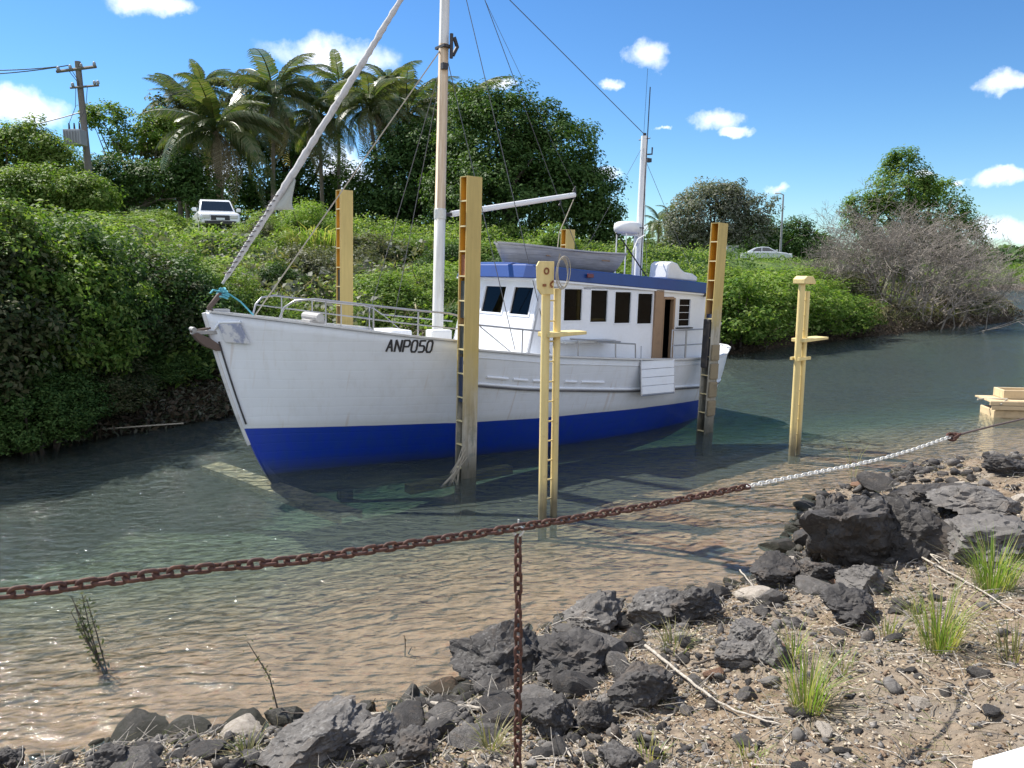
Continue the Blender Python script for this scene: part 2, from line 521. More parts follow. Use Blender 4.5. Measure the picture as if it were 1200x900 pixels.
def mat_rock(name, c0, c1, c2, dust=.5):
    m, nt, b = new_mat(name)
    co = coords(nt)
    oi = N(nt, 'ShaderNodeObjectInfo').outputs['Random']
    off = N(nt, 'ShaderNodeCombineXYZ', {0: oi, 1: oi, 2: oi}).outputs[0]
    vec = N(nt, 'ShaderNodeVectorMath', {0: co, 1: N(nt, 'ShaderNodeVectorMath', {0: off, 1: (17, 31, 7)}, operation='MULTIPLY').outputs[0]}, operation='ADD').outputs[0]
    n1 = noise_tex(nt, vec, 5, 9, .68)
    n2 = noise_tex(nt, vec, 30, 7, .7)
    n3 = noise_tex(nt, vec, 2.2, 4, .6)
    c = ramp(nt, n1, [(.30, c0), (.52, c1), (.74, c2)])
    # pale dust and lichen lie on top of the stones
    geo = N(nt, 'ShaderNodeNewGeometry')
    up = N(nt, 'ShaderNodeSeparateXYZ', {0: geo.outputs['Normal']}).outputs['Z']
    lich = ramp(nt, n2, [(.50, (0, 0, 0)), (.66, (1, 1, 1))])
    patch = ramp(nt, n3, [(.45, (0, 0, 0)), (.62, (1, 1, 1))])
    brn = ramp(nt, noise_tex(nt, vec, 3.4, 6, .7), [(.54, (0, 0, 0)), (.68, (.55, .55, .55))])
    c = mixc(nt, brn, c, (.13, .095, .065))
    f = N(nt, 'ShaderNodeMath', {0: lich, 1: patch}, operation='MULTIPLY').outputs[0]
    f = N(nt, 'ShaderNodeMath', {0: f, 1: dust}, operation='MULTIPLY').outputs[0]
    c = mixc(nt, f, c, (.26, .25, .235))
    c = mixc(nt, N(nt, 'ShaderNodeMath', {0: oi, 1: .3}, operation='MULTIPLY').outputs[0], c, [x * 1.6 + .02 for x in c1])
    wz = N(nt, 'ShaderNodeSeparateXYZ', {0: geo.outputs['Position']}).outputs['Z']
    wz = N(nt, 'ShaderNodeMath', {0: n1, 1: .16, 2: wz}, operation='MULTIPLY_ADD').outputs[0]
    tide = N(nt, 'ShaderNodeMapRange', {'Value': wz, 'From Min': .13, 'From Max': .22, 'To Min': .85, 'To Max': 0}).outputs[0]
    c = mixc(nt, tide, c, (.022, .022, .012))
    nt.links.new(c, b.inputs['Base Color'])
    b.inputs['Roughness'].default_value = .78
    b.inputs['Specular IOR Level'].default_value = .35
    vor = N(nt, 'ShaderNodeTexVoronoi', {'Vector': vec, 'Scale': 9.0}, feature='DISTANCE_TO_EDGE').outputs['Distance']
    cr = ramp(nt, vor, [(0, (0, 0, 0)), (.08, (1, 1, 1))])
    h = mixc(nt, .30, n2, cr)
    h = mixc(nt, .5, h, n1)
    bump(nt, b, h, .85, .03)
    return m
K_dark = mat_rock('dark_basalt', (.015, .0135, .0125), (.038, .034, .031), (.080, .073, .066))
K_grey = mat_rock('grey_basalt', (.045, .041, .037), (.095, .087, .079), (.19, .175, .158), .8)
K_brown = mat_rock('brown_stone', (.09, .05, .03), (.20, .11, .065), (.30, .19, .12), .3)
K_pale = mat_rock('pale_stone', (.26, .23, .19), (.40, .35, .29), (.52, .47, .40), .3)
# ------------------------------------------------------------------ terrain
NEAR = np.array([(-400, -300), (-60, -42), (-20, -9), (-8, 1.6), (-4.2, 4.3), (-2.6, 4.95), (-1.2, 5.15), (-.45, 5.5), (-.1, 6.3), (.6, 6.9), (1.6, 7.2),
                 (2.6, 7.7), (3.2, 8.4), (3.7, 9.6), (4.6, 10.9), (6.4, 12.0), (8.2, 12.6), (10.5, 14.0), (16, 16.5), (60, 26), (400, 40)], float)
FAR = np.array([(-400, -120), (-40, -12), (-16, 6.5), (-9.4, 13.0), (-6.6, 16.5), (0, 23), (8, 28.5), (15.6, 35), (30, 46), (34, 52), (37, 62),
                (50, 88), (63, 100), (120, 108), (400, 118)], float)
def sdist(P, L):
    """distance to the polyline, positive above (larger y)"""
    P = np.asarray(P, float)
    best = np.full(len(P), 1e9)
    for a, b in zip(L[:-1], L[1:]):
        ab = b - a
        t = np.clip(((P - a) @ ab) / (ab @ ab), 0, 1)
        q = a + t[:, None] * ab
        best = np.minimum(best, np.hypot(*(P - q).T))
    s = np.where(P[:, 1] > np.interp(P[:, 0], L[:, 0], L[:, 1]), 1, -1)
    return best * s
def vnoise(x, y, seed=0):
    """cheap smooth value noise, vectorised"""
    xi = np.floor(x).astype(int); yi = np.floor(y).astype(int)
    fx = x - xi; fy = y - yi
    fx = fx * fx * (3 - 2 * fx); fy = fy * fy * (3 - 2 * fy)
    def h(a, b):
        n = (a * 374761393 + b * 668265263 + seed * 974711) & 0x7fffffff
        n = (n ^ (n >> 13)) * 1274126177 & 0x7fffffff
        return ((n ^ (n >> 16)) & 0xffff) / 65535.0
    return (h(xi, yi) * (1 - fx) + h(xi + 1, yi) * fx) * (1 - fy) + (h(xi, yi + 1) * (1 - fx) + h(xi + 1, yi + 1) * fx) * fy
def fbm(x, y, sc, octv=4, seed=0):
    r = 0; a = .5
    for k in range(octv):
        r = r + a * (vnoise(x * sc, y * sc, seed + k) - .5)
        sc *= 2.1; a *= .5
    return r
def plateau(x):
    return np.interp(x, [-200, -12, -2, 6, 16, 60], [5.4, 5.3, 4.6, 3.6, 3.05, 3.0])
def ground_z(x, y):
    x = np.atleast_1d(np.asarray(x, float)); y = np.atleast_1d(np.asarray(y, float))
    P = np.stack([x, y], 1)
    dn = -sdist(P, NEAR)
    df = sdist(P, FAR)
    # near bank
    land = np.where(dn > 0, np.minimum(.10 * np.minimum(dn, .6) / .6 + .285 * dn, 1.72 + .0 * dn), 0)
    land = land + np.where(dn > 0, fbm(x, y, .9, 4, 1) * .25 * np.clip(dn, 0, 1) + fbm(x, y, 5, 4, 9) * .10 * np.clip(dn * 2, 0, 1), 0)
    bed = np.where(dn < 0, -.02 + dn * .075 + np.minimum(0, dn + 1.6) * .07 + np.minimum(0, dn + 3.6) * .05, 0)
    bed = bed + np.where(dn < 0, .55 * np.exp(-((x + 7.5) / 2.8) ** 2 - ((y - 11.2) / 1.1) ** 2), 0) + fbm(x, y, .5, 3, 3) * .10 * np.clip(-dn, 0, 1)
    zn = np.where(dn > 0, land, np.maximum(bed, -1.7))
    # far bank
    W = np.interp(x, [-20, -5, 6, 16], [27, 23, 14, 9])
    t = np.clip(df / W, 0, 1)
    pl = plateau(x)
    zf = np.where(df > 0, .55 * np.clip(df / .8, 0, 1) + (pl - .55) * (t ** 1.15) + fbm(x, y, .15, 4, 5) * np.clip(df, 0, 3) * .5, 0)
    zf = np.where((df > 0) & (y > 95) & (x > 40), np.minimum(zf, .4 + (df * .08)), zf)
    zf = np.where(df < 0, np.maximum(df * .45, -1.7), zf)
    return np.where(dn > -2, np.maximum(zn, zf), np.where(df > -4, np.maximum(zn, zf), zn))
def gz(x, y): return float(ground_z(x, y)[0])
def hit(px, py, zoff=0.0, tmax=400):
    """where the line of sight meets the ground"""
    d = ray(px, py)
    ts = np.concatenate([np.arange(1.0, 20, .04), np.arange(20, tmax, .5)])
    X = d.x * ts; Y = d.y * ts; Z = CAM_H + d.z * ts
    g = ground_z(X, Y) + zoff
    i = int(np.argmax(Z < g)) if (Z < g).any() else len(ts) - 1
    return Vector((X[i], Y[i], float(g[i] - zoff)))

def axis_pts(dense0, dense1, step, lo, hi, g=1.13):
    a = list(np.arange(dense0, dense1, step))
    s = step; x = a[-1]
    while x < hi:
        s *= g; x += s; a.append(x)
    s = step; x = dense0; pre = []
    while x > lo:
        s *= g; x -= s; pre.append(x)
    return np.array(pre[::-1] + a)
gx = axis_pts(-3.6, 7.0, .04, -500, 500, 1.06)
gy = axis_pts(2.2, 11.0, .04, -300, 900, 1.06)
XX, YY = np.meshgrid(gx, gy)
ZZ = ground_z(XX.ravel(), YY.ravel())
nx, ny = len(gx), len(gy)
V = np.stack([XX.ravel(), YY.ravel(), ZZ], 1)
ii = (np.arange(ny - 1)[:, None] * nx + np.arange(nx - 1)[None, :]).ravel()
Q = np.stack([ii, ii + 1, ii + nx + 1, ii + nx], 1)

def mat_ground():
    m, nt, b = new_mat('earth_sand_and_grass')
    geo = N(nt, 'ShaderNodeNewGeometry')
    pos = geo.outputs['Position']
    sep = N(nt, 'ShaderNodeSeparateXYZ', {0: pos})
    n1 = noise_tex(nt, pos, 1.3, 8, .62)
    n2 = noise_tex(nt, pos, 14, 8, .7)
    n3 = noise_tex(nt, pos, 60, 4, .7)
    n4 = noise_tex(nt, pos, 4.5, 6, .65)
    # dry bank earth: brown with paler grit and litter
    dirt = ramp(nt, n2, [(.28, (.10, .072, .048)), (.42, (.155, .115, .078)), (.58, (.25, .19, .13)), (.78, (.38, .315, .235))])
    dirt = mixc(nt, ramp(nt, n1, [(.42, (0, 0, 0)), (.62, (.55, .55, .55))]), dirt, (.22, .20, .17))
    dirt = mixc(nt, ramp(nt, n3, [(.58, (0, 0, 0)), (.72, (.8, .8, .8))]), dirt, (.10, .08, .06))
    # river bed: ochre sand with rust streaks and dark silt
    sand = ramp(nt, n4, [(.28, (.14, .08, .048)), (.44, (.32, .195, .118)), (.58, (.45, .30, .195)), (.70, (.33, .15, .075))])
    sand = mixc(nt, ramp(nt, n2, [(.3, (0, 0, 0)), (.7, (.5, .5, .5))]), sand, (.20, .15, .10))
    silt = mixc(nt, n4, (.17, .17, .12), (.27, .255, .18))
    deep = N(nt, 'ShaderNodeMapRange', {'Value': sep.outputs['Z'], 'From Min': -.85, 'From Max': -.18, 'To Min': 1, 'To Max': 0}).outputs[0]
    bed = mixc(nt, deep, sand, silt)
    wet = N(nt, 'ShaderNodeMapRange', {'Value': sep.outputs['Z'], 'From Min': 0.0, 'From Max': .10, 'To Min': 0, 'To Max': 1}).outputs[0]
    c = mixc(nt, wet, bed, dirt)
    # beyond the channel: dark mud at the edge, grass higher up
    grass = ramp(nt, noise_tex(nt, pos, .8, 6, .6), [(.3, (.04, .065, .02)), (.55, (.085, .14, .03)), (.75, (.17, .19, .07))])
    mud = ramp(nt, noise_tex(nt, pos, 6, 8, .75), [(.35, (.02, .016, .012)), (.5, (.07, .05, .035)), (.65, (.16, .115, .075))])
    hi = N(nt, 'ShaderNodeMapRange', {'Value': sep.outputs['Z'], 'From Min': .5, 'From Max': 1.1, 'To Min': 0, 'To Max': 1}).outputs[0]
    farc = mixc(nt, hi, mud, grass)
    # y > 12.5 + .62 (x - 0) means the other bank
    side = N(nt, 'ShaderNodeMath', {0: sep.outputs['X'], 1: -.80, 2: sep.outputs['Y']}, operation='MULTIPLY_ADD').outputs[0]
    isfar = N(nt, 'ShaderNodeMath', {0: side, 1: 13.5}, operation='GREATER_THAN').outputs[0]
    above = N(nt, 'ShaderNodeMath', {0: sep.outputs['Z'], 1: -.4}, operation='GREATER_THAN').outputs[0]
    ff = N(nt, 'ShaderNodeMath', {0: isfar, 1: above}, operation='MULTIPLY').outputs[0]
    c = mixc(nt, ff, c, farc)
    nt.links.new(c, b.inputs['Base Color'])
    b.inputs['Roughness'].default_value = .92
    b.inputs['Specular IOR Level'].default_value = .2
    bump(nt, b, mixc(nt, .4, n2, n3), .9, .03)
    return m
ground = link_mesh('ground', np_mesh('ground', V, Q, mat_ground(), True))
tag(ground, kind='structure')

# ------------------------------------------------------------------ water
def mat_water():
    m, nt, b = new_mat('river_water')
    nt.nodes.remove(b)
    out = nt.nodes['Material Output']
    geo = N(nt, 'ShaderNodeNewGeometry')
    pos = geo.outputs['Position']
    rot = N(nt, 'ShaderNodeMapping', {'Vector': pos, 'Rotation': (0, 0, R(-24)), 'Scale': (1.0, 2.3, 1)})
    rot2 = N(nt, 'ShaderNodeMapping', {'Vector': pos, 'Rotation': (0, 0, R(35)), 'Scale': (1.0, 1.9, 1)})
    na = noise_tex(nt, rot.outputs[0], 2.6, 1, .45, .8)
    nb = noise_tex(nt, rot2.outputs[0], 4.6, 1, .45, .6)
    n1 = N(nt, 'ShaderNodeMath', {0: nb, 1: .6, 2: na}, operation='MULTIPLY_ADD').outputs[0]
    n2 = noise_tex(nt, rot.outputs[0], 12.0, 4, .6, .6)
    n0 = noise_tex(nt, pos, .35, 3, .5)
    h = N(nt, 'ShaderNodeMath', {0: n2, 1: .16, 2: n1}, operation='MULTIPLY_ADD').outputs[0]
    # calm lanes and ruffled patches
    amp = ramp(nt, n0, [(.35, (.6, .6, .6)), (.62, (1, 1, 1))])
    h = N(nt, 'ShaderNodeMath', {0: h, 1: amp}, operation='MULTIPLY').outputs[0]
    # the shallows lie calmer than the channel
    sp_ = N(nt, 'ShaderNodeSeparateXYZ', {0: pos})
    q = N(nt, 'ShaderNodeMath', {0: sp_.outputs['X'], 1: -.7, 2: sp_.outputs['Y']}, operation='MULTIPLY_ADD').outputs[0]
    calm = N(nt, 'ShaderNodeMapRange', {'Value': q, 'From Min': 7.0, 'From Max': 10.5, 'To Min': .34, 'To Max': 1}).outputs[0]
    h = N(nt, 'ShaderNodeMath', {0: h, 1: calm}, operation='MULTIPLY').outputs[0]
    bp = N(nt, 'ShaderNodeBump', {'Height': h, 'Strength': 1.0, 'Distance': .17})
    fr = N(nt, 'ShaderNodeFresnel', {'IOR': 1.34, 'Normal': bp.outputs[0]})
    tr = N(nt, 'ShaderNodeBsdfTransparent', {'Color': (.95, .94, .91, 1)})
    df = N(nt, 'ShaderNodeBsdfDiffuse', {'Color': (.25, .31, .26, 1)})
    gl = N(nt, 'ShaderNodeBsdfGlossy', {'Color': (1, 1, 1, 1), 'Roughness': .03, 'Normal': bp.outputs[0]})
    m1 = N(nt, 'ShaderNodeMixShader', {0: .15, 1: tr.outputs[0], 2: df.outputs[0]})
    m2 = N(nt, 'ShaderNodeMixShader', {0: fr.outputs[0], 1: m1.outputs[0], 2: gl.outputs[0]})
    nt.links.new(m2.outputs[0], out.inputs['Surface'])
    va = N(nt, 'ShaderNodeVolumeAbsorption', {'Color': (.42, .67, .64, 1), 'Density': .55})
    nt.links.new(va.outputs[0], out.inputs['Volume'])
    return m
M_water = mat_water()
wb = MB().box(-480, 480, -290, 880, -6, 0)
water = wb.build('water', M_water)
tag(water, kind='structure')

# ------------------------------------------------------------------ foliage makers
def rot_frames(nrm, rng):
    n = nrm / (np.linalg.norm(nrm, axis=1, keepdims=True) + 1e-9)
    a = rng.normal(size=n.shape)
    a -= (a * n).sum(1, keepdims=True) * n
    a /= np.linalg.norm(a, axis=1, keepdims=True) + 1e-9
    return n, a, np.cross(n, a)
def leaf_quads(C, nrm, L, rng, aspect=.45, fold=.12):
    """diamond leaves, slightly folded"""
    n, a, b = rot_frames(nrm, rng)
    L = (L * rng.uniform(.6, 1.35, len(C)))[:, None]
    v0 = C - a * L * .5
    v1 = C + b * L * aspect * .5 + n * L * fold
    v2 = C + a * L * .5 - n * L * fold * .6
    v3 = C - b * L * aspect * .5 + n * L * fold
    V = np.stack([v0, v1, v2, v3], 1).reshape(-1, 3)
    Q = np.arange(len(C) * 4).reshape(-1, 4)
    return V, Q
def crown_mesh(name, mat, rng, lobes, clumps, per, leaf, clump_r=.5, up=.6, aspect=.5, inner=.55, flat=.7, zmin=None):
    """lobes: (cx,cy,cz,rx,ry,rz). clumps of leaves scattered through their outer volume"""
    vol = np.array([l[3] * l[4] * l[5] for l in lobes]) ** .67
    pick = rng.choice(len(lobes), clumps, p=vol / vol.sum())
    Lb = np.array(lobes)[pick]
    d = rng.normal(size=(clumps, 3)); d /= np.linalg.norm(d, axis=1, keepdims=True)
    rad = rng.uniform(inner, 1.0, clumps) ** .7
    wob = 1 + .22 * np.sin(d[:, 0] * 5 + Lb[:, 0]) * np.cos(d[:, 1] * 4 + Lb[:, 1]) + rng.normal(0, .07, clumps)
    cc = Lb[:, :3] + d * Lb[:, 3:6] * (rad * wob)[:, None]
    cr = clump_r * rng.uniform(.55, 1.3, clumps)
    k = np.repeat(np.arange(clumps), per)
    e = rng.normal(size=(len(k), 3)); e /= np.linalg.norm(e, axis=1, keepdims=True)
    rr = rng.uniform(.2, 1, len(k)) ** .5
    P = cc[k] + e * (cr[k] * rr)[:, None] * np.array([1, 1, flat])
    nr = e * .5 + d[k] * .35 + np.array([0, 0, up]) + rng.normal(0, .35, (len(k), 3))
    if zmin is not None:
        keep = P[:, 2] > zmin
        P = P[keep]; nr = nr[keep]
    V, Q = leaf_quads(P, nr, leaf, rng, aspect)
    return np_mesh(name, V, Q, mat), cc
def limbs(mb, base, top_r, targets, rng, r0, n=5):
    base = Vector(base)
    for t in targets:
        t = Vector(t)
        mid = base.lerp(t, .5) + Vector((rng.normal(0, .12), rng.normal(0, .12), .12)) * (t - base).length * .5
        mb.tube([base, mid, t], [r0, r0 * .55, r0 * .15], n, cap=False)
def tree(name, loc, lobes, clumps, per, leaf, mat, label, cat='tree', group=None, seed=0, trunk_r=.18, bark=None, clump_r=.5, fork=.35, nl=10, lean=(0, 0), mesh_from=None, **kw):
    rng = np.random.default_rng(seed)
    t = empty(name, loc, label=label, cat=cat, group=group)
    cm, cc = crown_mesh('crown', mat, rng, lobes, clumps, per, leaf, clump_r, **kw)
    link_mesh('crown', cm, t)
    mb = MB()
    zc = np.mean([l[2] for l in lobes])
    fk = Vector((lean[0] * fork, lean[1] * fork, zc * fork + .01))
    mb.tube([(0, 0, -.4), (lean[0] * .1, lean[1] * .1, fk.z * .5), fk], [trunk_r * 1.25, trunk_r, trunk_r * .85], 8)
    sel = rng.choice(len(cc), min(nl, len(cc)), replace=False)
    limbs(mb, fk - Vector((0, 0, .05)), 0, [cc[i] for i in sel], rng, trunk_r * .6)
    mb.build('trunk', bark or B_brown, t, smooth=60)
    return t
# ------------------------------------------------------------------ the boat
BO = Vector((-2.0, 13.24, 0)); TH = math.atan2(.6, .8); PH = 0.0335
boat = empty('motor_boat', BO, (0, PH, TH), 'white timber motor boat ANP050 with blue bottom and blue cabin roof', 'boat')
S0, S1 = -3.22, 7.62
def Bs(u):
    b = np.interp(u, [0, .02, .05, .10, .16, .24, .34, .46, .6, .74, .86, .93, .97, .99, 1.0],
                  [.035, .20, .44, .80, 1.12, 1.45, 1.72, 1.86, 1.90, 1.88, 1.76, 1.60, 1.38, 1.1, .65])
    return b
def zsheer(s):
    return float(np.interp(s, [-3.24, -2.4, -1.66, -.6, .28, .34, 2, 3.85, 5.2, 6.6, 7.0, 7.3, 8.1],
                           [2.49, 2.39, 2.30, 2.17, 2.08, 1.96, 1.80, 1.68, 1.62, 1.60, 1.64, 1.76, 1.82]))
def zkeel(u):
    return float(np.interp(u, [0, .06, .15, .4, .7, .85, .95, 1], [-.40, -.50, -.55, -.55, -.5, -.30, -.05, .12]))
def s_start(w): return -2.12 + (-3.24 + 2.12) * (w ** .68)
def s_end(w): return 7.40 + .20 * min(1, w * 1.5) ** .6
def hull_pt(u, w, side):
    s = s_start(w) * (1 - u) + s_end(w) * u
    zt = zsheer(s); zk = zkeel(u)
    z = zk + (zt - zk) * w
    p = np.interp(u, [0, .1, .25, .45, .7, .9, 1], [1.0, .78, .55, .34, .28, .26, .26])
    sh = w ** p
    # slight flare forward, tumblehome aft
    b = float(Bs(u)) * sh
    if u < .004: b = .03
    return Vector((s, side * b, z))
us = sorted(set([0, .004, .012, .025, .04] + list(np.linspace(.06, .94, 60)) + [.955, .97, .98, .988, .994, 1.0] + [(.28 - S0) / (S1 - S0), (.34 - S0) / (S1 - S0)]))
ws = np.linspace(0, 1, 22)
hm = MB()
def hull_side(side):
    vs = [hull_pt(u, w, side) for u in us for w in ws]
    n = len(ws)
    fs = []
    for i in range(len(us) - 1):
        for j in range(n - 1):
            a = i * n + j
            fs.append((a, a + n, a + n + 1, a + 1))
    hm.add(vs, fs)
hull_side(-1); hull_side(1)
n = len(ws); o2 = len(us) * n
last = (len(us) - 1) * n
for j in range(n - 1):
    hm.f.append((last + j, o2 + last + j, o2 + last + j + 1, last + j + 1))
    hm.f.append((j, j + 1, o2 + j + 1, o2 + j))
hull = hm.build('hull', M_hull, boat, smooth=50)
so = hull.modifiers.new('thick', 'SOLIDIFY'); so.thickness = .045; so.offset = -1

def side_at(s, w=1.0, side=-1):
    """point of the hull side at length s and height fraction w"""
    lo, hi = 0.0, 1.0
    for _ in range(40):
        u = (lo + hi) / 2
        if hull_pt(u, w, side).x < s: lo = u
        else: hi = u
    return hull_pt((lo + hi) / 2, w, side)
def side_z(s, z, side=-1, out=0.0):
    lo, hi = 0.0, 1.0
    for _ in range(30):
        w = (lo + hi) / 2
        if side_at(s, w, side).z < z: lo = w
        else: hi = w
    p = side_at(s, (lo + hi) / 2, side)
    p.y += side * out
    return p
# stem bar, cap rail, rubbing strakes
sb = MB(); sb.tube([hull_pt(0, w, 1) * 1 + Vector((-.015, -.03, 0)) for w in np.linspace(.30, 1, 12)], .035, 8)
sb.build('stem_bar', paint('stem_grey_paint', (.62, .62, .62), (.2, .18, .16), .6, .5, 4), boat, smooth=60)
sk = MB(); sk.tube([hull_pt(.006, w, -1) + Vector((-.012, -.02, 0)) for w in np.linspace(.42, .86, 8)], .014, 6)
sk.build('stem_seam', M_dark, boat)
for side in (-1, 1):
    cp = MB()
    pts = [hull_pt(u, 1, side) + Vector((0, 0, .012)) for u in us if u > .001]
    vs = []
    for i, p in enumerate(pts):
        wd = .05
        for dy, dz in ((-wd, 0), (wd, 0), (wd, .03), (-wd, .03)):
            vs.append(p + Vector((0, dy, dz)))
    fs = []
    for i in range(len(pts) - 1):
        a = i * 4
        for k in range(4): fs.append((a + k, a + (k + 1) % 4, a + 4 + (k + 1) % 4, a + 4 + k))
    fs += [(0, 1, 2, 3), (len(vs) - 1, len(vs) - 2, len(vs) - 3, len(vs) - 4)]
    cp.add(vs, fs).build('cap_rail', paint('cap_rail_grey_paint', (.58, .58, .57), (.32, .28, .24), .6, .55, 5), boat)
def rub(s, off=0): return float(np.interp(s, [.3, 1.5, 3.85, 6.4, 7], [1.40, 1.26, 1.09, 1.0, 1.02])) + off
for side in (-1, 1):
    rb = MB(); rb.tube([side_z(s, rub(s), side, .01) for s in np.linspace(.36, 7.3, 34)], .028, 6)
    rb.build('rubbing_strake', paint('rubbing_strake_dark', (.12, .12, .13), (.3, .28, .26), .5, .6, 3), boat)
    tr_ = MB(); tr_.tube([side_z(s, rub(s, .035), side, .012) for s in np.linspace(.36, 7.3, 34)], .022, 6)
    tr_.build('strake_trim', M_white, boat)
# sheer plank joint above the strake
for side in (-1,):
    j = MB(); j.tube([side_z(s, zsheer(s) - .10, side, .004) for s in np.linspace(.45, 6.2, 26)], .010, 5)
    j.build('plank_batten', M_white, boat)
# freeing slots: white bars stand in for sunlit deck shining through
for s0, s1 in ((.72, 1.12), (1.22, 1.50), (1.60, 1.90), (2.28, 2.55), (2.66, 3.2)):
    fsl = MB()
    pts = [side_z(s, rub(s, .16), -1, .012) for s in np.linspace(s0, s1, 5)]
    fsl.tube(pts, .024, 6).build('freeing_slot_light', M_cabin, boat)

# decks
def deck(s_a, s_b, drop, name, z=None):
    mb = MB(); ss = np.linspace(s_a, s_b, 24)
    L_, R_ = [], []
    for s in ss:
        zz = (zsheer(s) - drop) if z is None else z(s)
        pl = side_z(s, zz, -1); pr = side_z(s, zz, 1)
        pl.y += .03; pr.y -= .03
        if pl.y > 0: pl.y = -.005; pr.y = .005
        pl.z = pr.z = zz
        L_.append(pl); R_.append(pr)
    vs = L_ + R_; n_ = len(ss)
    mid = [(a + b) / 2 + Vector((0, 0, .05)) for a, b in zip(L_, R_)]
    vs += mid
    fs = []
    for i in range(n_ - 1):
        fs.append((i, i + 1, 2 * n_ + i + 1, 2 * n_ + i)); fs.append((2 * n_ + i, 2 * n_ + i + 1, n_ + i + 1, n_ + i))
    return mb.add(vs, fs).build(name, M_deck, boat, smooth=60)
deck(-3.0, .32, .10, 'foredeck')
deck(.30, 7.3, 0, 'side_deck', z=lambda s: float(np.interp(s, [.3, 3.85, 7.2], [1.45, 1.15, 1.05])))
bk = MB(); bk.box(.29, .33, -1.66, 1.66, 1.35, 1.98).build('deck_break', M_white, boat)

# wheelhouse -------------------------------------------------------------
def panel(mb, M, w, h, openings, t=.045):
    xs = sorted(set([0, w] + [a for o_ in openings for a in (o_[0], o_[1])]))
    zs = sorted(set([0, h] + [a for o_ in openings for a in (o_[2], o_[3])]))
    for i in range(len(xs) - 1):
        for k in range(len(zs) - 1):
            cx, cz = (xs[i] + xs[i + 1]) / 2, (zs[k] + zs[k + 1]) / 2
            if any(o_[0] < cx < o_[1] and o_[2] < cz < o_[3] for o_ in openings): continue
            mb.box(xs[i], xs[i + 1], 0, t, zs[k], zs[k + 1], M)
def window(M, o_, framew=.02, proud=-.012, name='window', fm=None, bars=False, t=.045):
    """frame round an opening, pane inside it; M maps (x along, y inward, z up)"""
    x0, x1, z0, z1 = o_
    f = MB()
    f.box(x0, x1, proud, t + .006, z0, z0 + framew, M); f.box(x0, x1, proud, t + .006, z1 - framew, z1, M)
    f.box(x0, x0 + framew, proud, t + .006, z0 + framew, z1 - framew, M); f.box(x1 - framew, x1, proud, t + .006, z0 + framew, z1 - framew, M)
    if bars:
        for k in range(1, 4):
            zz = z0 + (z1 - z0) * k / 4
            f.box(x0 + framew, x1 - framew, .004, .014, zz - .004, zz + .004, M)
    fo = f.build(name, fm or M_cabin, boat)
    g = MB().box(x0 + framew, x1 - framew, .018, .023, z0 + framew, z1 - framew, M)
    g.build('pane', M_glass, fo)
    return fo
HW = 1.45; HS = .94; ZD = 1.12
WT0, WT1 = 3.14, 2.96        # wall top fore and aft
CF, CA = 1.99, 6.40          # cabin ends at roof level
def sp(px, hw=HW):
    t = (px - 600) / 900.0
    return (1.13 + 12.1 * t) / (.8 - .593 * t)
def zl(px, py, hw=HW):
    """height on the port cabin wall, boat frame"""
    s = sp(px); p = BO + Vector((.8 * s + .6 * hw, .6 * s - .8 * hw, 0))
    q = at_y(px, py, p.y)
    return q.z + s * PH
wall = MB()
Mport = Matrix.Translation((CF, -HW, ZD))
ops = []
wins = [(655, 678, 336, 377), (686.5, 708, 339, 378.6), (715, 735.5, 341, 380), (742, 761, 343, 380.5)]
for a, b, c_, d_ in wins:
    ops.append((sp(a) - CF, sp(b) - CF, zl((a + b) / 2, d_) - ZD, zl((a + b) / 2, c_) - ZD))
dr = (sp(772.5) - CF, sp(785.5) - CF, 0.12, zl(779, 349) - ZD)
w5 = (sp(791) - CF, sp(805.6) - CF, zl(798, 383) - ZD, zl(798, 349.5) - ZD)
H = 2.96 - ZD
panel(wall, Mport, CA - CF, H, ops + [dr, w5])
# wedge between wall top and the sloping roof
wall.prism([(CF, ZD + H), (CA, ZD + H), (CA, WT1 + .005), (CF, WT0)], -HW, -HW + .045)
wall.prism([(CF, ZD + H), (CA, ZD + H), (CA, WT1 + .005), (CF, WT0)], HS - .045, HS)
Mstar = Matrix.Translation((CF, HS, ZD)) @ Matrix.Diagonal((1, -1, 1, 1))
ops_s = [(o_[0], o_[1], o_[2], o_[3]) for o_ in ops]
panel(wall, Mstar, CA - CF, H, ops_s)
Maft = Matrix.Translation((CA, -HW + .045, ZD)) @ Matrix.Rotation(R(90), 4, 'Z') 
panel(wall, Maft, HW + HS - .09, H, [(.9, 1.5, .1, 1.7)])
# raked front: bottom edge stands forward of the top edge
rk = .42
slope = math.atan2(rk, WT0 - 1.35)
hf = math.hypot(rk, WT0 - 1.35)
Mfront = Matrix.Translation((CF - rk, HS, 1.35)) @ Matrix.Rotation(R(-90), 4, 'Z') @ Matrix.Rotation(-slope, 4, 'X')
fw = HW + HS
fops = []
for a, b in ((.02 + .06, .50), (.70, 1.42), (1.60, 2.22)):
    fops.append((a, b, hf - .70, hf - .14))
panel(wall, Mfront, fw, hf, fops)
# cheeks between the raked front and the side walls
for y0, y1 in ((-HW, -HW + .045), (HS - .045, HS)):
    wall.prism([(CF - rk, 1.35), (CF, 1.35), (CF, WT0)], y0, y1)
    wall.box(CF - rk, CF, y0, y1, 1.12, 1.35)
wall.box(CF - rk, CF - rk + .045, -HW, HS, 1.05, 1.35)
wo = wall.build('cabin_wall', M_cabin, boat)
for k, o_ in enumerate(ops):
    window(Mport, o_)
for o_ in ops_s: window(Mstar, o_)
wf = window(Mport, w5, bars=True); wf['label'] = 'aft louvred window of the cabin side'
MB().box(w5[0] - .05, w5[1] + .05, -.05, .0, w5[2] - .035, w5[2] - .012, Mport).build('window_sill', M_dark, boat)
for o_ in fops: window(Mfront, o_, framew=.035)
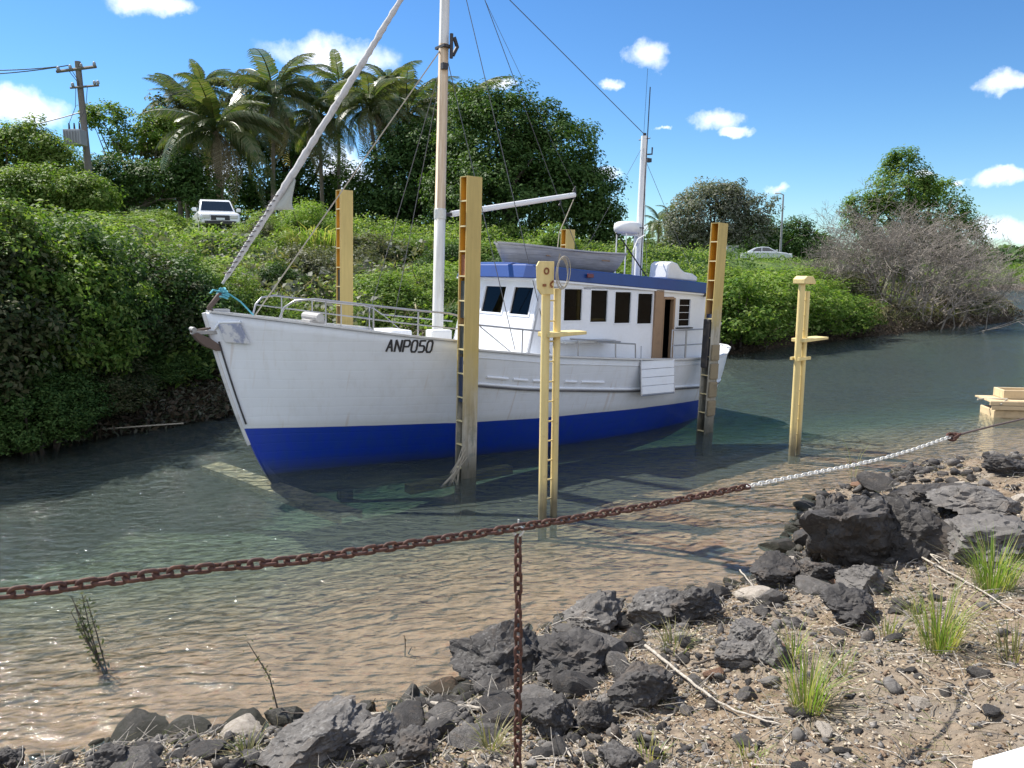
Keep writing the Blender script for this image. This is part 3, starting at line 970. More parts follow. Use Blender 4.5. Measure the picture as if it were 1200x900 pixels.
# door post of bare timber and door frame
MB().box(sp(762) - CF, sp(771.5) - CF, -.05, .0, .02, H + .02, Mport).build('door_post', M_timber, boat, bevel=.006)
MB().box(dr[0] - .0, dr[0] + .03, -.03, .06, .1, dr[3], Mport).box(dr[1] - .03, dr[1] + .02, -.03, .06, .1, dr[3], Mport).box(dr[0] + .03, dr[1] - .03, -.03, .06, dr[3] - .03, dr[3] + .02, Mport).build('door_frame', M_timber, boat)
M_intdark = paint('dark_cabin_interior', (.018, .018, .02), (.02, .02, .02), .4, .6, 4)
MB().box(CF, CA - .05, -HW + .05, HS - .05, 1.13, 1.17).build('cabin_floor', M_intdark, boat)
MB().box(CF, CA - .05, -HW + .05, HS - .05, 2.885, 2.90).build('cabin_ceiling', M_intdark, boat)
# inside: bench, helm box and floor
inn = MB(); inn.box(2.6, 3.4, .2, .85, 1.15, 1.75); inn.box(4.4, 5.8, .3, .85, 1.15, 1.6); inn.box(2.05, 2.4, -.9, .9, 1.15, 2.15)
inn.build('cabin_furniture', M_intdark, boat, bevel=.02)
MB().box(CF + 3.0, CA - .06, -.80, -.76, 1.18, 2.88).build('dark_cabin_panel', M_intdark, boat)  # dark sheet added behind the doorway in place of the shade inside
st_ = MB(); st_.tube([Vector((2.5, .25 + .22 * math.cos(a), 2.2 + .22 * math.sin(a))) for a in np.linspace(0, 6.1, 18)], .015, 6, closed=True)
for a in range(4): st_.tube([(2.5, .25, 2.2), (2.5, .25 + .26 * math.cos(a * 1.57), 2.2 + .26 * math.sin(a * 1.57))], .01, 5)
st_.build('steering_wheel', M_timber, boat)
MB().box(3.9, 3.96, -.3, .6, 1.1, 2.6).build('dark_cabin_panel', M_dark, boat)

# roof: blue fascia round a cambered top
rf = MB()
RT0, RT1 = 3.36, 3.13
def rz(s): return float(np.interp(s, [1.6, 6.5], [RT0, RT1]))
out_ = [(1.62, -1.28), (1.74, -1.50), (6.50, -1.52), (6.50, 1.01), (1.74, .99), (1.62, .78)]
inn_ = [(1.86, -1.2), (1.92, -1.44), (6.44, -1.47), (6.44, 1.47), (1.92, 1.44), (1.86, 1.2)]
bot = [Vector((s + (.05 if s < 1.8 else 0), y, rz(s) - .22)) for s, y in out_]
top = [Vector((s + (.13 if s < 1.8 else 0), y * .985, rz(s))) for s, y in out_]
cen = [Vector((s + (.3 if s < 1.8 else -.3), y * .4, rz(s) + .055)) for s, y in out_]
n_ = len(out_)
rf.add(bot + top + cen, [tuple(range(n_))[::-1]] + [(i, (i + 1) % n_, n_ + (i + 1) % n_, n_ + i) for i in range(n_)] +
       [(n_ + i, n_ + (i + 1) % n_, 2 * n_ + (i + 1) % n_, 2 * n_ + i) for i in range(n_)] + [tuple(range(2 * n_, 3 * n_))])
roof = rf.build('roof', M_blue, boat, bevel=.012)
MB().box(1.80, 6.47, -1.49, -1.47, 0, .02, Matrix.Identity(4)).v  # noqa
dt = MB(); dt.prism([(1.78, rz(1.78) - .255), (6.46, rz(6.46) - .255), (6.46, rz(6.46) - .222), (1.78, rz(1.78) - .222)], -1.50, .98)
dt.build('roof_trim', M_cabin, boat)
nl = MB(); nl.box(2.92, 3.06, -1.56, -1.52, 3.17, 3.24); nl.build('navigation_light', paint('nav_light_red', (.14, .03, .04), (.05, .02, .02), .3, .3), boat, bevel=.008)
MB().box(6.2, 6.28, -1.54, -1.48, 2.86, 2.92).build('deck_lamp', M_dark, boat)

# boarding gate hung outside the bulwark
gt = MB()
g0 = [side_z(sp(749) - .55, 1.66, -1, .07), side_z(sp(785) - .62, 1.64, -1, .07)]
ga, gb = 4.02, 4.92
def gate_quad(sa, sb, za, zb, out0, out1, th=.03):
    ps = []
    for (s, z, o_) in ((sa[0], za, out0), (sb[0], za, out0), (sb[1], zb, out1), (sa[1], zb, out1)):
        y = -(abs(side_z((ga + gb) / 2, 1.4, -1).y) + o_)
        ps.append(Vector((s, y, z)))
    return ps + [p + Vector((0, -th, 0)) for p in ps]
fx = [(0, 1, 2, 3), (7, 6, 5, 4), (0, 4, 5, 1), (1, 5, 6, 2), (2, 6, 7, 3), (3, 7, 4, 0)]
for k in range(4):
    z0 = 1.05 + k * .155; z1 = z0 + .147
    def lerp_o(z): return .16 - .09 * (z - 1.05) / .62
    def lerp_l(z): return -.06 * (1.67 - z) / .62
    gt.add(gate_quad((ga + lerp_l(z0), ga + lerp_l(z1)), (gb + lerp_l(z0), gb + lerp_l(z1)), z0, z1, lerp_o(z0), lerp_o(z1)), fx)
gate = gt.build('boarding_gate', M_white, boat, bevel=.005)
gf = MB()
yb = abs(side_z(4.4, 1.4, -1).y)
for s, l in ((ga, -.06), (gb, -.06)):
    gf.tube([(s, -yb - .07, 1.70), (s + l, -yb - .19, 1.03)], .016, 6)
    gf.tube([(s, -yb - .07, 1.70), (s + .10, -yb + .03, 1.93)], .012, 6)
gf.tube([(ga - .06, -yb - .19, 1.03), (gb - .06, -yb - .19, 1.03)], .014, 6)
gf.build('gate_frame', M_metal, gate)

# rails -------------------------------------------------------------------
def rail(name, pts, r=.016, mat=M_metal, stanch=None, base=None):
    mb = MB(); mb.tube(pts, r, 7)
    return mb.build(name, mat, boat, smooth=60)
def up_from(s, h, side, inset=.09):
    p = hull_pt(0, 1, side) if s < -3.15 else side_at(s, 1, side)
    return Vector((p.x, p.y - side * inset, p.z + h))
for side in (-1, 1):
    top_ = [up_from(-2.35, .02, side), up_from(-2.28, .22, side), up_from(-2.15, .34, side), up_from(-1.9, .40, side)]
    top_ += [up_from(s, .40 + .02 * (s + 1.9), side) for s in np.linspace(-1.6, .3, 8)]
    top_ += [up_from(s, .42, side) - Vector((0, 0, .0)) for s in (.5, 1.2, 2.2)]
    rail('bow_rail', top_)
    rail('lower_rail', [up_from(s, .21, side) for s in np.linspace(-2.27, .25, 9)], .010)
    for s in (-1.75, -1.1, -.45, .2, 1.35):
        rail('stanchion', [up_from(s, -.05, side), up_from(s, .41, side)], .013)
    rail('rail_brace', [up_from(.55, .40, side), up_from(1.15, .02, side)], .010)
# side benches/rails by the cabin windows
for (a, b, h) in ((2.35, 3.55, .33), (3.0, 3.95, .30)):
    rail('side_rail', [up_from(a, h, -1), up_from(b, h, -1)] + ([up_from(b + .02, .0, -1)] if h < .32 else []), .014)
for s in (2.55, 3.45): rail('stanchion', [up_from(s, -.05, -1), up_from(s - .02, .31, -1)], .014)
MB().box(2.3, 3.5, -HW - .30, -HW - .02, 2.02, 2.06).build('side_shelf', M_deck, boat, bevel=.006)
rail('aft_rail', [up_from(4.98, .0, -1), up_from(4.98, .58, -1), up_from(6.3, .60, -1)], .016)
rail('aft_rail', [up_from(4.98, .28, -1), up_from(6.3, .30, -1)], .012)
rail('stanchion', [up_from(5.45, -.05, -1), up_from(5.45, .59, -1)], .018)
ql = [(6.35, -1.40, 2.35), (6.8, -1.42, 2.38), (7.05, -1.30, 2.30), (7.15, -1.15, 2.1), (7.15, -1.1, 1.85)]
rail('stern_rail', ql, .02, M_steel_white)
rail('stern_rail', [(6.4, -1.42, 2.12), (6.9, -1.38, 2.12), (7.1, -1.18, 2.08)], .015, M_steel_white)
rail('stern_rail', [(7.15, -1.15, 2.1), (7.22, -.5, 2.12), (7.22, .5, 2.12), (7.15, 1.15, 2.1), (7.0, 1.4, 1.8)], .015, M_steel_white)
rail('stanchion', [(6.85, -1.45, 1.7), (6.85, -1.40, 2.37)], .015, M_steel_white)

# foredeck gear
hb = MB(); hb.box(-.35, .05, -.35, .35, 2.08, 2.20); hb.build('deck_hatch', M_cabin, boat, bevel=.03)
wl = MB(); wl.box(-1.7, -1.45, -.18, .18, 2.22, 2.38); wl.tube([(-1.58, -.32, 2.42), (-1.58, .32, 2.42)], .07, 12); wl.build('windlass', M_grey_alu, boat, bevel=.01)
vb = MB()
prof = [(.0, .115), (.06, .12), (.12, .10), (.17, .05), (.18, .0)]
for (x, y, zb) in ((.45, -.55, 2.02), ):
    vb.box(x - .20, x + .20, y - .12, y + .12, zb, zb + .20)
vb.build('deck_locker', M_steel_white, boat, bevel=.03)
cl = MB()
for (x, y) in ((-2.1, -.42), (-.9, -.95), (-.9, .95)):
    z = zsheer(x) - .06
    cl.tube([(x - .1, y, z + .07), (x + .1, y, z + .07)], .016, 6); cl.tube([(x, y, z - .03), (x, y, z + .07)], .02, 6)
cl.build('cleats', M_metal, boat, smooth=60)
# coaming low cabin forward of the wheelhouse
tk = MB(); tk.prism([(.95, 1.35), (1.62, 1.35), (1.62, 1.62), (1.05, 1.55)], -1.0, .7); tk.build('cabin_step', M_cabin, boat, bevel=.03)

# bow roller, anchor and the scuffed plate on the bow
ar = MB()
ar.box(-3.44, -3.0, -.08, .08, 2.18, 2.23); ar.tube([(-3.42, -.09, 2.25), (-3.42, .09, 2.25)], .035, 10)
ar.build('bow_roller', M_grey_alu, boat)
an = MB()
fl_ = [(-3.44, 2.19), (-3.38, 2.21), (-3.20, 2.12), (-3.08, 2.03), (-3.04, 1.93), (-3.12, 1.93), (-3.26, 1.99), (-3.38, 2.09)]
an.prism(fl_, -.10, .08)
an.tube([(-3.46, -.02, 2.22), (-3.2, -.02, 2.26), (-2.95, -.02, 2.36)], .022, 6)
an.build('anchor', M_brown_iron, boat, bevel=.012)
pm = paint('scuffed_bow_plate', (.60, .61, .64), (.10, .14, .30), .8, .45, 4.5, edge=(.5, .6))
pl = MB(); ps = []
for (s, z) in ((-3.10, 2.33), (-2.84, 2.35), (-2.70, 2.04), (-3.0, 2.06)):
    p = side_z(s, z, -1, .035); ps.append(p)
pl.add(ps + [p + Vector((-.02, -.03, 0)) for p in ps], fx).build('bow_plate', pm, boat, bevel=.012)
pl2 = MB(); pl2.tube([hull_pt(.003, .90, -1) + Vector((-.02, .04, 0)), side_z(-3.08, 2.36, -1, .05), side_z(-2.84, 2.37, -1, .05)], .025, 8)
pl2.build('plate_lip', M_white, boat, smooth=60)
# dark fairlead gap at the very bow
MB().box(-3.14, -2.90, -.07, .07, 2.50, 2.545).build('stemhead_fitting', M_metal, boat)
sh = MB(); sh.tube([(-3.14, 0, 2.44), (-3.18, 0, 2.56), (-3.04, 0, 2.74), (-2.96, 0, 2.80)], [.03, .04, .04, .03], 8); sh.build('stemhead_horn', M_brown_iron, boat, smooth=60)

# registration marks on the bow ------------------------------------------
GL = {'A': [[(0, 0), (.5, 1), (1, 0)], [(.2, .36), (.8, .36)]], 'N': [[(0, 0), (0, 1), (1, 0), (1, 1)]],
      'P': [[(0, 0), (0, 1), (.8, 1), (1, .85), (1, .6), (.8, .45), (0, .45)]],
      '0': [[(.2, 0), (0, .2), (0, .8), (.2, 1), (.8, 1), (1, .8), (1, .2), (.8, 0), (.2, 0)]],
      '5': [[(1, 1), (.05, 1), (.05, .55), (.75, .55), (1, .42), (1, .15), (.8, 0), (0, 0)]]}
def hull_uv(s, z, out): 
    return side_z(s, z, -1, out)
cs, gap, ht = .080, .036, .180
s_cur = -.92; zbase = 1.955
for ch in 'ANP050':
    mb = MB()
    for path in GL[ch]:
        P_ = [(s_cur + a * cs, zbase - .025 * (s_cur + .92) + b * ht) for a, b in path]
        for (a, b), (c_, d_) in zip(P_[:-1], P_[1:]):
            dx, dz = c_ - a, d_ - b; l = math.hypot(dx, dz); nx_, nz_ = -dz / l * .013, dx / l * .013
            ex, ez = dx / l * .006, dz / l * .006
            q = [(a - ex + nx_, b - ez + nz_), (c_ + ex + nx_, d_ + ez + nz_), (c_ + ex - nx_, d_ + ez - nz_), (a - ex - nx_, b - ez - nz_)]
            A_ = [hull_uv(x, z, .004) for x, z in q]; B_ = [hull_uv(x, z, .012) for x, z in q]
            mb.add(A_ + B_, fx)
    mb.build('registration_character', M_dark, boat)
    s_cur += cs + gap

# masts -------------------------------------------------------------------
def band_mat():
    m, nt, b = new_mat('mast_white_and_varnish')
    co = coords(nt)
    z = N(nt, 'ShaderNodeSeparateXYZ', {0: co}).outputs['Z']
    a = N(nt, 'ShaderNodeMath', {0: z, 1: 4.30}, operation='GREATER_THAN').outputs[0]
    b2 = N(nt, 'ShaderNodeMath', {0: z, 1: 7.05}, operation='LESS_THAN').outputs[0]
    ab = N(nt, 'ShaderNodeMath', {0: a, 1: b2}, operation='MULTIPLY').outputs[0]
    mp = N(nt, 'ShaderNodeMapping', {'Vector': co, 'Scale': (10, 10, .8)})
    n1 = noise_tex(nt, mp.outputs[0], 2.2, 6, .6)
    wood = ramp(nt, n1, [(.3, (.50, .35, .21)), (.55, (.64, .49, .33)), (.75, (.72, .62, .48))])
    wh = ramp(nt, n1, [(.3, (.52, .50, .46)), (.6, (.70, .69, .66))])
    nt.links.new(mixc(nt, ab, wh, wood), b.inputs['Base Color'])
    b.inputs['Roughness'].default_value = .5
    bump(nt, b, n1, .2, .01)
    return m
mm = MB(); mm.tube([(.76, 0, 1.9), (.78, 0, 4.3), (.78, 0, 4.302), (.83, 0, 9.4)], [.10, .098, .095, .078], 16)
mast = mm.build('foremast', band_mat(), boat, smooth=60)
mb = MB(); mb.tube([(.78, 0, 4.12), (.78, 0, 4.28)], .108, 16); mb.build('mast_band', M_galv, mast, smooth=60)
mb = MB(); mb.box(.72, .88, -.15, .15, 6.98, 7.02); mb.tube([(.86, -.16, 6.8), (.86, -.16, 7.2)], .03, 8); mb.tube([(.98, -.02, 6.9), (1.06, -.03, 7.05), (1.0, -.02, 7.2)], .035, 8); mb.box(.72, .82, -.13, -.05, 6.62, 6.72)
mb.build('mast_fitting', M_dark, mast)
bm_ = MB(); bm_.tube([(1.0, -.02, 4.22), (3.88, -.02, 4.80)], [.055, .05], 10)
boom = bm_.build('boom', M_steel_white, boat, smooth=60)
mb = MB(); mb.tube([(3.84, -.02, 4.86), (3.88, -.02, 4.96), (3.90, -.02, 4.80), (3.86, -.02, 4.72)], .02, 6); mb.tube([(3.5, -.02, 4.72), (3.52, -.02, 4.60), (3.48, -.02, 4.56)], .02, 6); mb.tube([(.86, -.02, 4.2), (1.05, -.02, 4.22)], .03, 8); mb.build('boom_fitting', M_dark, boom)
# furled sail round the forestay
rng = random.Random(4)
pts = []; rr = []
a_, b_ = Vector((-2.98, 0, 2.92)), Vector((.80, 0, 8.95))
for i in range(90):
    t = i / 89
    p = a_.lerp(b_, t) + Vector((rng.uniform(-.006, .006), rng.uniform(-.006, .006), -.06 * math.sin(math.pi * t)))
    pts.append(p); rr.append((.030 + .030 * min(1, t * 4)) * (1 - .30 * t) * rng.uniform(.86, 1.14) if t > .02 else .02)
fs_ = MB(); fs_.tube(pts, rr, 9)
furl = fs_.build('furled_sail', M_canvas, boat, smooth=70)
# a corner of cloth hanging from the furled sail and the lashings
sc_ = MB(); q0 = a_.lerp(b_, .285); q1 = a_.lerp(b_, .185)
cv = []
nn = 8
for i in range(nn + 1):
    for jx in range(nn + 1):
        u, v = i / nn, jx / nn
        e = q0.lerp(q1, u); tip = q1 + Vector((.42, -.05, .05))
        p = e.lerp(tip + (q0 - q1) * .25 * (1 - u), v * (.3 + .7 * u))
        p.y += .05 * math.sin(v * 5 + u * 3)
        cv.append(p)
sc_.add(cv, [(i * (nn + 1) + j, i * (nn + 1) + j + 1, (i + 1) * (nn + 1) + j + 1, (i + 1) * (nn + 1) + j) for i in range(nn) for j in range(nn)])
sco = sc_.build('sail_corner', paint('thin_sailcloth', (.40, .42, .38), (.3, .3, .26), .5, .9, 6), furl, smooth=80)
so = sco.modifiers.new('thick', 'SOLIDIFY'); so.thickness = .006
rp = MB()
for k in range(16):
    t = .02 + k * .013
    c = a_.lerp(b_, t)
    rp.tube([c + Vector((.055 * math.cos(x), .055 * math.sin(x), .03 * x / 3)) for x in np.linspace(0, 6.2, 8)], .008, 5)
rp.build('lashing', paint('dark_lashing', (.07, .06, .06), (.15, .12, .1), .4, .9), furl)
cr_ = MB()
for k in range(5):
    c = Vector((-2.98, 0, 2.72 + .03 * k))
    cr_.tube([c + Vector((.06 * math.cos(x + k), .10 * math.sin(x), .015 * math.sin(2 * x + k))) for x in np.linspace(0, 6.3, 12)], .014, 6)
cr_.tube([(-2.95, -.05, 2.80), (-2.75, -.10, 2.66), (-2.58, -.16, 2.46)], .014, 6); cr_.tube([(-3.0, -.05, 2.8), (-3.15, -.12, 2.83), (-3.2, -.14, 2.78)], .013, 6)
cr_.build('forestay_rope', M_cyan_rope, boat, smooth=60)
# standing rigging
def stay(name, pts, r=.007, mat=None):
    return MB().tube(pts, r, 5).build(name, mat or M_wire, boat)
stay('inner_forestay', [(-2.55, -.12, 2.45), (.78, 0, 7.0)], .011, M_rope)
stay('shroud', [(.86, 0, 9.0), (2.05, -1.62, 1.85)])
stay('shroud', [(.84, 0, 6.95), (1.15, -1.80, 1.95)])
stay('shroud', [(.84, 0, 6.95), (.15, 1.62, 2.15)])
stay('shroud', [(.84, 0, 6.95), (.75, 1.72, 2.0)])
stay('shroud', [(.86, 0, 9.0), (1.9, 1.7, 1.85)])
stay('backstay', [(.88, 0, 9.3), (5.2, .95, 3.2)])
stay('triatic_stay', [(.88, 0, 8.75), (5.78, 0, 6.22)], .008)
stay('topping_lift', [(.86, 0, 9.0), (3.88, -.02, 4.92)], .004)
stay('boom_tackle', [(3.88, -.02, 4.75), (3.62, .1, 4.05), (3.55, .1, 3.4)], .010, M_rope)
# mizzen mast with radar
mz = MB(); mz.tube([(5.80, 0, 3.1), (5.80, 0, 6.18)], [.088, .072], 14); mz.box(5.68, 5.92, -.12, .12, 3.16, 3.20)
miz = mz.build('mizzen_mast', M_steel_white, boat, smooth=50)
mb = MB(); mb.tube([(5.80, 0, 6.18), (5.80, 0, 6.24)], .035, 8); mb.tube([(5.80, 0, 5.80), (6.05, 0, 5.84), (6.05, 0, 5.98)], .018, 6); mb.box(5.86, 6.0, -.05, .05, 5.66, 5.74); mb.tube([(5.8, -.16, 6.12), (5.8, .16, 6.12)], .012, 6)
mb.build('masthead_lamp_bracket', M_dark, miz)
rd = MB()
nseg = 20
prf = [(0, 0), (.20, .0), (.26, .04), (.275, .12), (.26, .20), (.20, .24), (0, .26)]
vs = []
for (r_, z_) in prf:
    for k in range(nseg):
        a = 2 * math.pi * k / nseg
        vs.append(Vector((5.42 + r_ * 1.15 * math.cos(a), r_ * math.sin(a), 4.13 + z_)))
fs = [(i * nseg + k, i * nseg + (k + 1) % nseg, (i + 1) * nseg + (k + 1) % nseg, (i + 1) * nseg + k) for i in range(len(prf) - 1) for k in range(nseg)]
rd.add(vs, fs); rdo = rd.build('radar_dome', M_steel_white, boat, smooth=60)
MB().box(5.3, 5.74, -.06, .06, 4.09, 4.13).box(5.68, 5.76, -.06, .06, 3.95, 4.12).build('radar_bracket', M_steel_white, rdo)
MB().box(5.48, 5.66, -.262, -.236, 4.24, 4.262).build('radar_strip', M_dark, rdo)
fr_ = MB()
for x, y in ((5.25, -.14), (5.52, -.12), (5.25, .14)):
    fr_.tube([(x, y, 3.15), (x, y, 4.12)], .014, 6)
fr_.build('radar_legs', M_steel_white, rdo)
stay('whip_antenna', [(5.30, -.55, 3.2), (5.30, -.55, 5.0), (5.32, -.55, 7.0)], .011, M_dark)
stay('thin_antenna', [(5.92, .15, 5.9), (5.95, .15, 7.6)], .004, M_dark)
stay('mizzen_stay', [(5.82, 0, 5.75), (6.9, -1.45, 1.9)], .005)
stay('mizzen_stay', [(5.82, 0, 5.75), (6.9, 1.4, 1.9)], .005)
stay('mizzen_stay', [(5.78, 0, 6.0), (4.6, -1.4, 3.2)], .004)
stay('mizzen_stay', [(5.78, 0, 6.0), (4.7, .95, 3.2)], .004)
stay('bent_antenna', [(5.0, -.6, 3.2), (5.0, -.6, 3.75), (5.12, -.6, 3.98), (5.32, -.6, 4.08)], .014, M_steel_white)
stay('roof_brace', [(5.15, -.9, 3.2), (4.3, -.95, 3.95), (4.15, -.95, 4.05)], .014, M_dark)

# moulded white cowl on the aft roof, and the dinghy: own things resting on the roof
def boat_world(p):
    return Matrix.Translation(BO) @ Matrix.Rotation(TH, 4, 'Z') @ Matrix.Rotation(PH, 4, 'Y') @ Vector(p)
cw = MB()
cw.prism([(0, 0), (.95, 0), (.95, .10), (.80, .16), (.55, .17), (.40, .24), (.30, .33), (.12, .36), (.02, .30)], -.25, .25)
cwo = cw.build('roof_locker', M_steel_white, None, smooth=50, bevel=.035)
cwo.location = boat_world((5.38, -.95, 3.20)); cwo.rotation_euler = (0, PH + .045, TH)
tag(cwo, 'white moulded locker with a rounded high end on the aft end of the cabin roof', 'roof locker')

dg = empty('dinghy', boat_world((1.90, -.12, 3.30)), (0, PH + .028, TH), 'weathered grey plank dinghy with pointed bow lying on the cabin roof', 'dinghy')
dm = MB(); NL, NW = 22, 8
def dpt(i, j, side):
    u = i / NL; w = j / NW
    sh_ = .46 - .045 * math.sin(u * math.pi) - .02 * u
    kz = .10 * (1 - min(1, u * 6)) ** 2
    b = .64 * (1 - (1 - min(1, u * 2.3 + .02)) ** 2.4) * (1 - .12 * u)
    s = (.20 * (1 - w) ** 1.1) * (1 - u) + u * (2.72 + .10 * w)
    return Vector((s, side * b * (w ** .30), kz + (sh_ - kz) * w))
for side in (-1, 1):
    vs = [dpt(i, j, side) for i in range(NL + 1) for j in range(NW + 1)]
    m_ = NW + 1
    dm.add(vs, [(i * m_ + j, (i + 1) * m_ + j, (i + 1) * m_ + j + 1, i * m_ + j + 1) for i in range(NL) for j in range(NW)])
k0 = NL * (NW + 1); k1 = (NL + 1) * (NW + 1) + k0
for j in range(NW): dm.f.append((k0 + j, k1 + j, k1 + j + 1, k0 + j + 1))
def mat_dinghy():
    m, nt, b = new_mat('grey_lapped_planks')
    co = coords(nt)
    wv = N(nt, 'ShaderNodeTexWave', {'Vector': co, 'Scale': 3.4, 'Distortion': .3, 'Detail': 1}, wave_type='BANDS', bands_direction='Z', wave_profile='SAW')
    n1 = noise_tex(nt, N(nt, 'ShaderNodeMapping', {'Vector': co, 'Scale': (1, 1, 6)}).outputs[0], 3, 7, .65)
    seam = ramp(nt, wv.outputs['Fac'], [(0, (1, 1, 1)), (.12, (0, 0, 0))])
    c = ramp(nt, n1, [(.3, (.38, .37, .34)), (.6, (.56, .55, .52)), (.8, (.66, .64, .60))])
    nt.links.new(mixc(nt, N(nt, 'ShaderNodeMath', {0: seam, 1: .6}, operation='MULTIPLY').outputs[0], c, (.10, .095, .09)), b.inputs['Base Color'])
    b.inputs['Roughness'].default_value = .6
    bump(nt, b, wv.outputs['Fac'], .5, .02)
    return m
dh = dm.build('dinghy_hull', mat_dinghy(), dg, smooth=60)
so = dh.modifiers.new('thick', 'SOLIDIFY'); so.thickness = .02; so.offset = -1
for side in (-1, 1):
    MB().tube([dpt(i, NW, side) + Vector((0, side * .012, .01)) for i in range(NL + 1)], .022, 6).build('gunwale', paint('dinghy_gunwale_grey', (.42, .41, .40), (.2, .18, .16), .5, .6, 5), dg, smooth=60)
th = MB()
for x in (.8, 1.5, 2.2): th.box(x, x + .22, -.52, .52, .27, .295)
th.build('thwarts', M_timber, dg)
sk_ = MB(); sk_.box(.9, 1.0, -.5, .5, -.10, .03).box(2.2, 2.3, -.5, .5, -.10, .03); sk_.build('chocks', M_timber, dg)
# ------------------------------------------------------------------ cradle piles
def pile(base, height, label, mat, lean=PH, name='steel_pile', wx=.27, wy=.20, bot=-1.6, wood=False, rusty=()):
    t = empty(name, (base[0], base[1], 0), (0, lean, TH), label, 'pile', 'yellow channel piles round the boat')
    th = .022
    w = MB()
    w.box(0, wx, 0, th, bot, height)                         # near flange, faces the camera
    w.box(0, wx, wy - th, wy, bot, height)                   # far flange
    w.box(wx - th, wx, th, wy - th, bot, height - .002)      # web at the back of the channel
    w.build('channel', mat, t, bevel=.004)
    inn = MB()
    inn.box(wx - th - .006, wx - th - .001, th + .001, wy - th - .001, bot, height - .01)
    inn.box(.012, wx - th - .007, wy - th - .006, wy - th - .001, bot, height - .01)
    inn.box(.012, wx - th - .007, th + .001, th + .006, bot, height - .01)
    inn.build('channel_lining', M_orange_in, t)
    z = height - .004; k = 0
    MB().box(.0, wx - th, th, wy - th, height - .012, height - .002).build('cap_plate', mat, t)
    z = height - .37
    while z > -.1:
        MB().box(.002, .05, th, wy - th, z, z + .02).build('rung', M_rungs, t)
        z -= .37
    for (za, zb, m) in rusty:
        MB().box(.03, .036, th + .008, wy - th - .008, za, zb).build('rusty_patch_plate', m, t)
    return t
M_rungs = paint('pale_yellow_rungs', (.66, .56, .30), (.4, .3, .15), .4, .5, 8)
M_rustplate = paint('red_brown_plate', (.26, .10, .04), (.12, .05, .03), .6, .8, 6)
M_darkplate = paint('dark_green_grey_plate', (.045, .055, .05), (.14, .13, .11), .6, .7, 5)
M_blueplate = paint('navy_rubbed_plate', (.015, .03, .075), (.05, .05, .05), .6, .6, 5)
pf = Vector((-.78, 11.56))
Nn = Vector((-.6, .8)); Aa = Vector((.8, .6))
p1 = pile((pf.x, pf.y), 4.60, 'tall yellow pile in front of the boat beside the foremast, stained grey towards the water', M_yel_pile, bot=-1.0,
     rusty=((3.1, 3.45, M_rustplate), (2.5, 3.06, M_darkplate), (1.95, 2.4, M_darkplate), (1.2, 1.9, M_blueplate)))
q = pf + Nn * 4.18
pile((q.x - .12, q.y + .05), 4.72, 'yellow pile standing behind the bow of the boat', M_yel_pile, rusty=((2.6, 3.2, M_darkplate),))
pa = Vector((3.80, 14.85))
p3 = pile((pa.x, pa.y), 4.10, 'yellow pile at the stern corner of the boat with black rubbed timber lower down', M_yel_aft, bot=-1.2, lean=.05,
     rusty=((1.45, 2.35, M_blueplate),))
rb_ = MB(); rb_.box(-.06, -.01, .03, .17, 1.3, 2.25)
rb_.build('rubbing_timber', paint('black_tarred_timber', (.03, .028, .03), (.20, .16, .11), .6, .8, 4), p3, bevel=.015)
rb_ = MB()
for k, z in enumerate((.35, .72, 1.08, 1.45)): rb_.box(.02, .24, -.05, -.003, z, z + .31)
rb_.build('packing_blocks', paint('packing_block_timber', (.26, .21, .13), (.12, .09, .06), .7, .8, 6), p3, bevel=.015)
q = pa + Nn * 4.15
pile((q.x - .15, q.y), 4.12, 'yellow pile standing behind the dinghy on the cabin roof, only its top showing', M_yel_pile)
# frayed rope at the foot of the front pile
fr_ = MB(); rng = random.Random(8)
for k in range(12):
    x = rng.uniform(-.02, .10)
    fr_.tube([(x, -.01, .42 + rng.uniform(-.1, .1)), (x - rng.uniform(.05, .3), -.03 + rng.uniform(-.05, .02), .15), (x - rng.uniform(.1, .42), -.03, -.06)], .006, 4)
fr_.build('frayed_rope', M_rope, p1)

# tube frames with ladder rungs -------------------------------------------
def tube_frame(base, h1, h2, label, lean, w=.21, shelf_z=2.4, shelf_l=.58, head='plate', yaw=TH, bot=-.9):
    t = empty('ladder_post', (base[0], base[1], 0), (0, lean, yaw), label, 'ladder post')
    a = MB(); a.tube([(0, 0, bot), (0, 0, h1)], .056, 14); a.build('tube', M_yel_frame, t, smooth=50)
    a = MB(); a.tube([(w, 0, bot), (w, 0, h2)], .048, 14); a.build('tube', M_yel_frame, t, smooth=50)
    z = min(h1, h2) - .15
    while z > -.2:
        a = MB(); a.tube([(.03, 0, z), (w - .03, 0, z)], .011, 6); a.build('rung', M_yel_frame, t); z -= .26
    a = MB(); a.prism([(-.02, shelf_z - .03), (shelf_l + w * .5, shelf_z - .012), (shelf_l + w * .5, shelf_z + .03), (-.02, shelf_z + .03)], -.13, .13)
    a.build('shelf', M_yel_frame, t, bevel=.008)
    return t
fA = tube_frame((.40, 9.72), 3.33, 3.0, 'yellow double tube ladder post with holed head plate and coiled wire before the cabin', .012, w=.19, shelf_z=2.42, shelf_l=.50)
a = MB(); 
a.prism([(-.22, 3.28), (-.18, 3.34), (.06, 3.34), (.06, 2.93), (-.14, 2.93), (-.20, 3.0)], -.085, -.060)
a.build('head_plate', M_yel_frame, fA, bevel=.006)
a = MB(); a.tube([(-.07 + .035 * math.cos(x), -.092, 3.22 + .035 * math.sin(x)) for x in np.linspace(0, 6.0, 14)], .010, 6, closed=True)
a.tube([(-.10, -.088, 3.03), (-.10, -.086, 3.03001 + .03)], .028, 10); a.tube([(.0, -.12, 3.02), (.0, -.08, 3.06), (.02, -.12, 3.10)], .014, 6)
a.build('bolt_holes', M_rustplate, fA)
a = MB(); rng = random.Random(2)
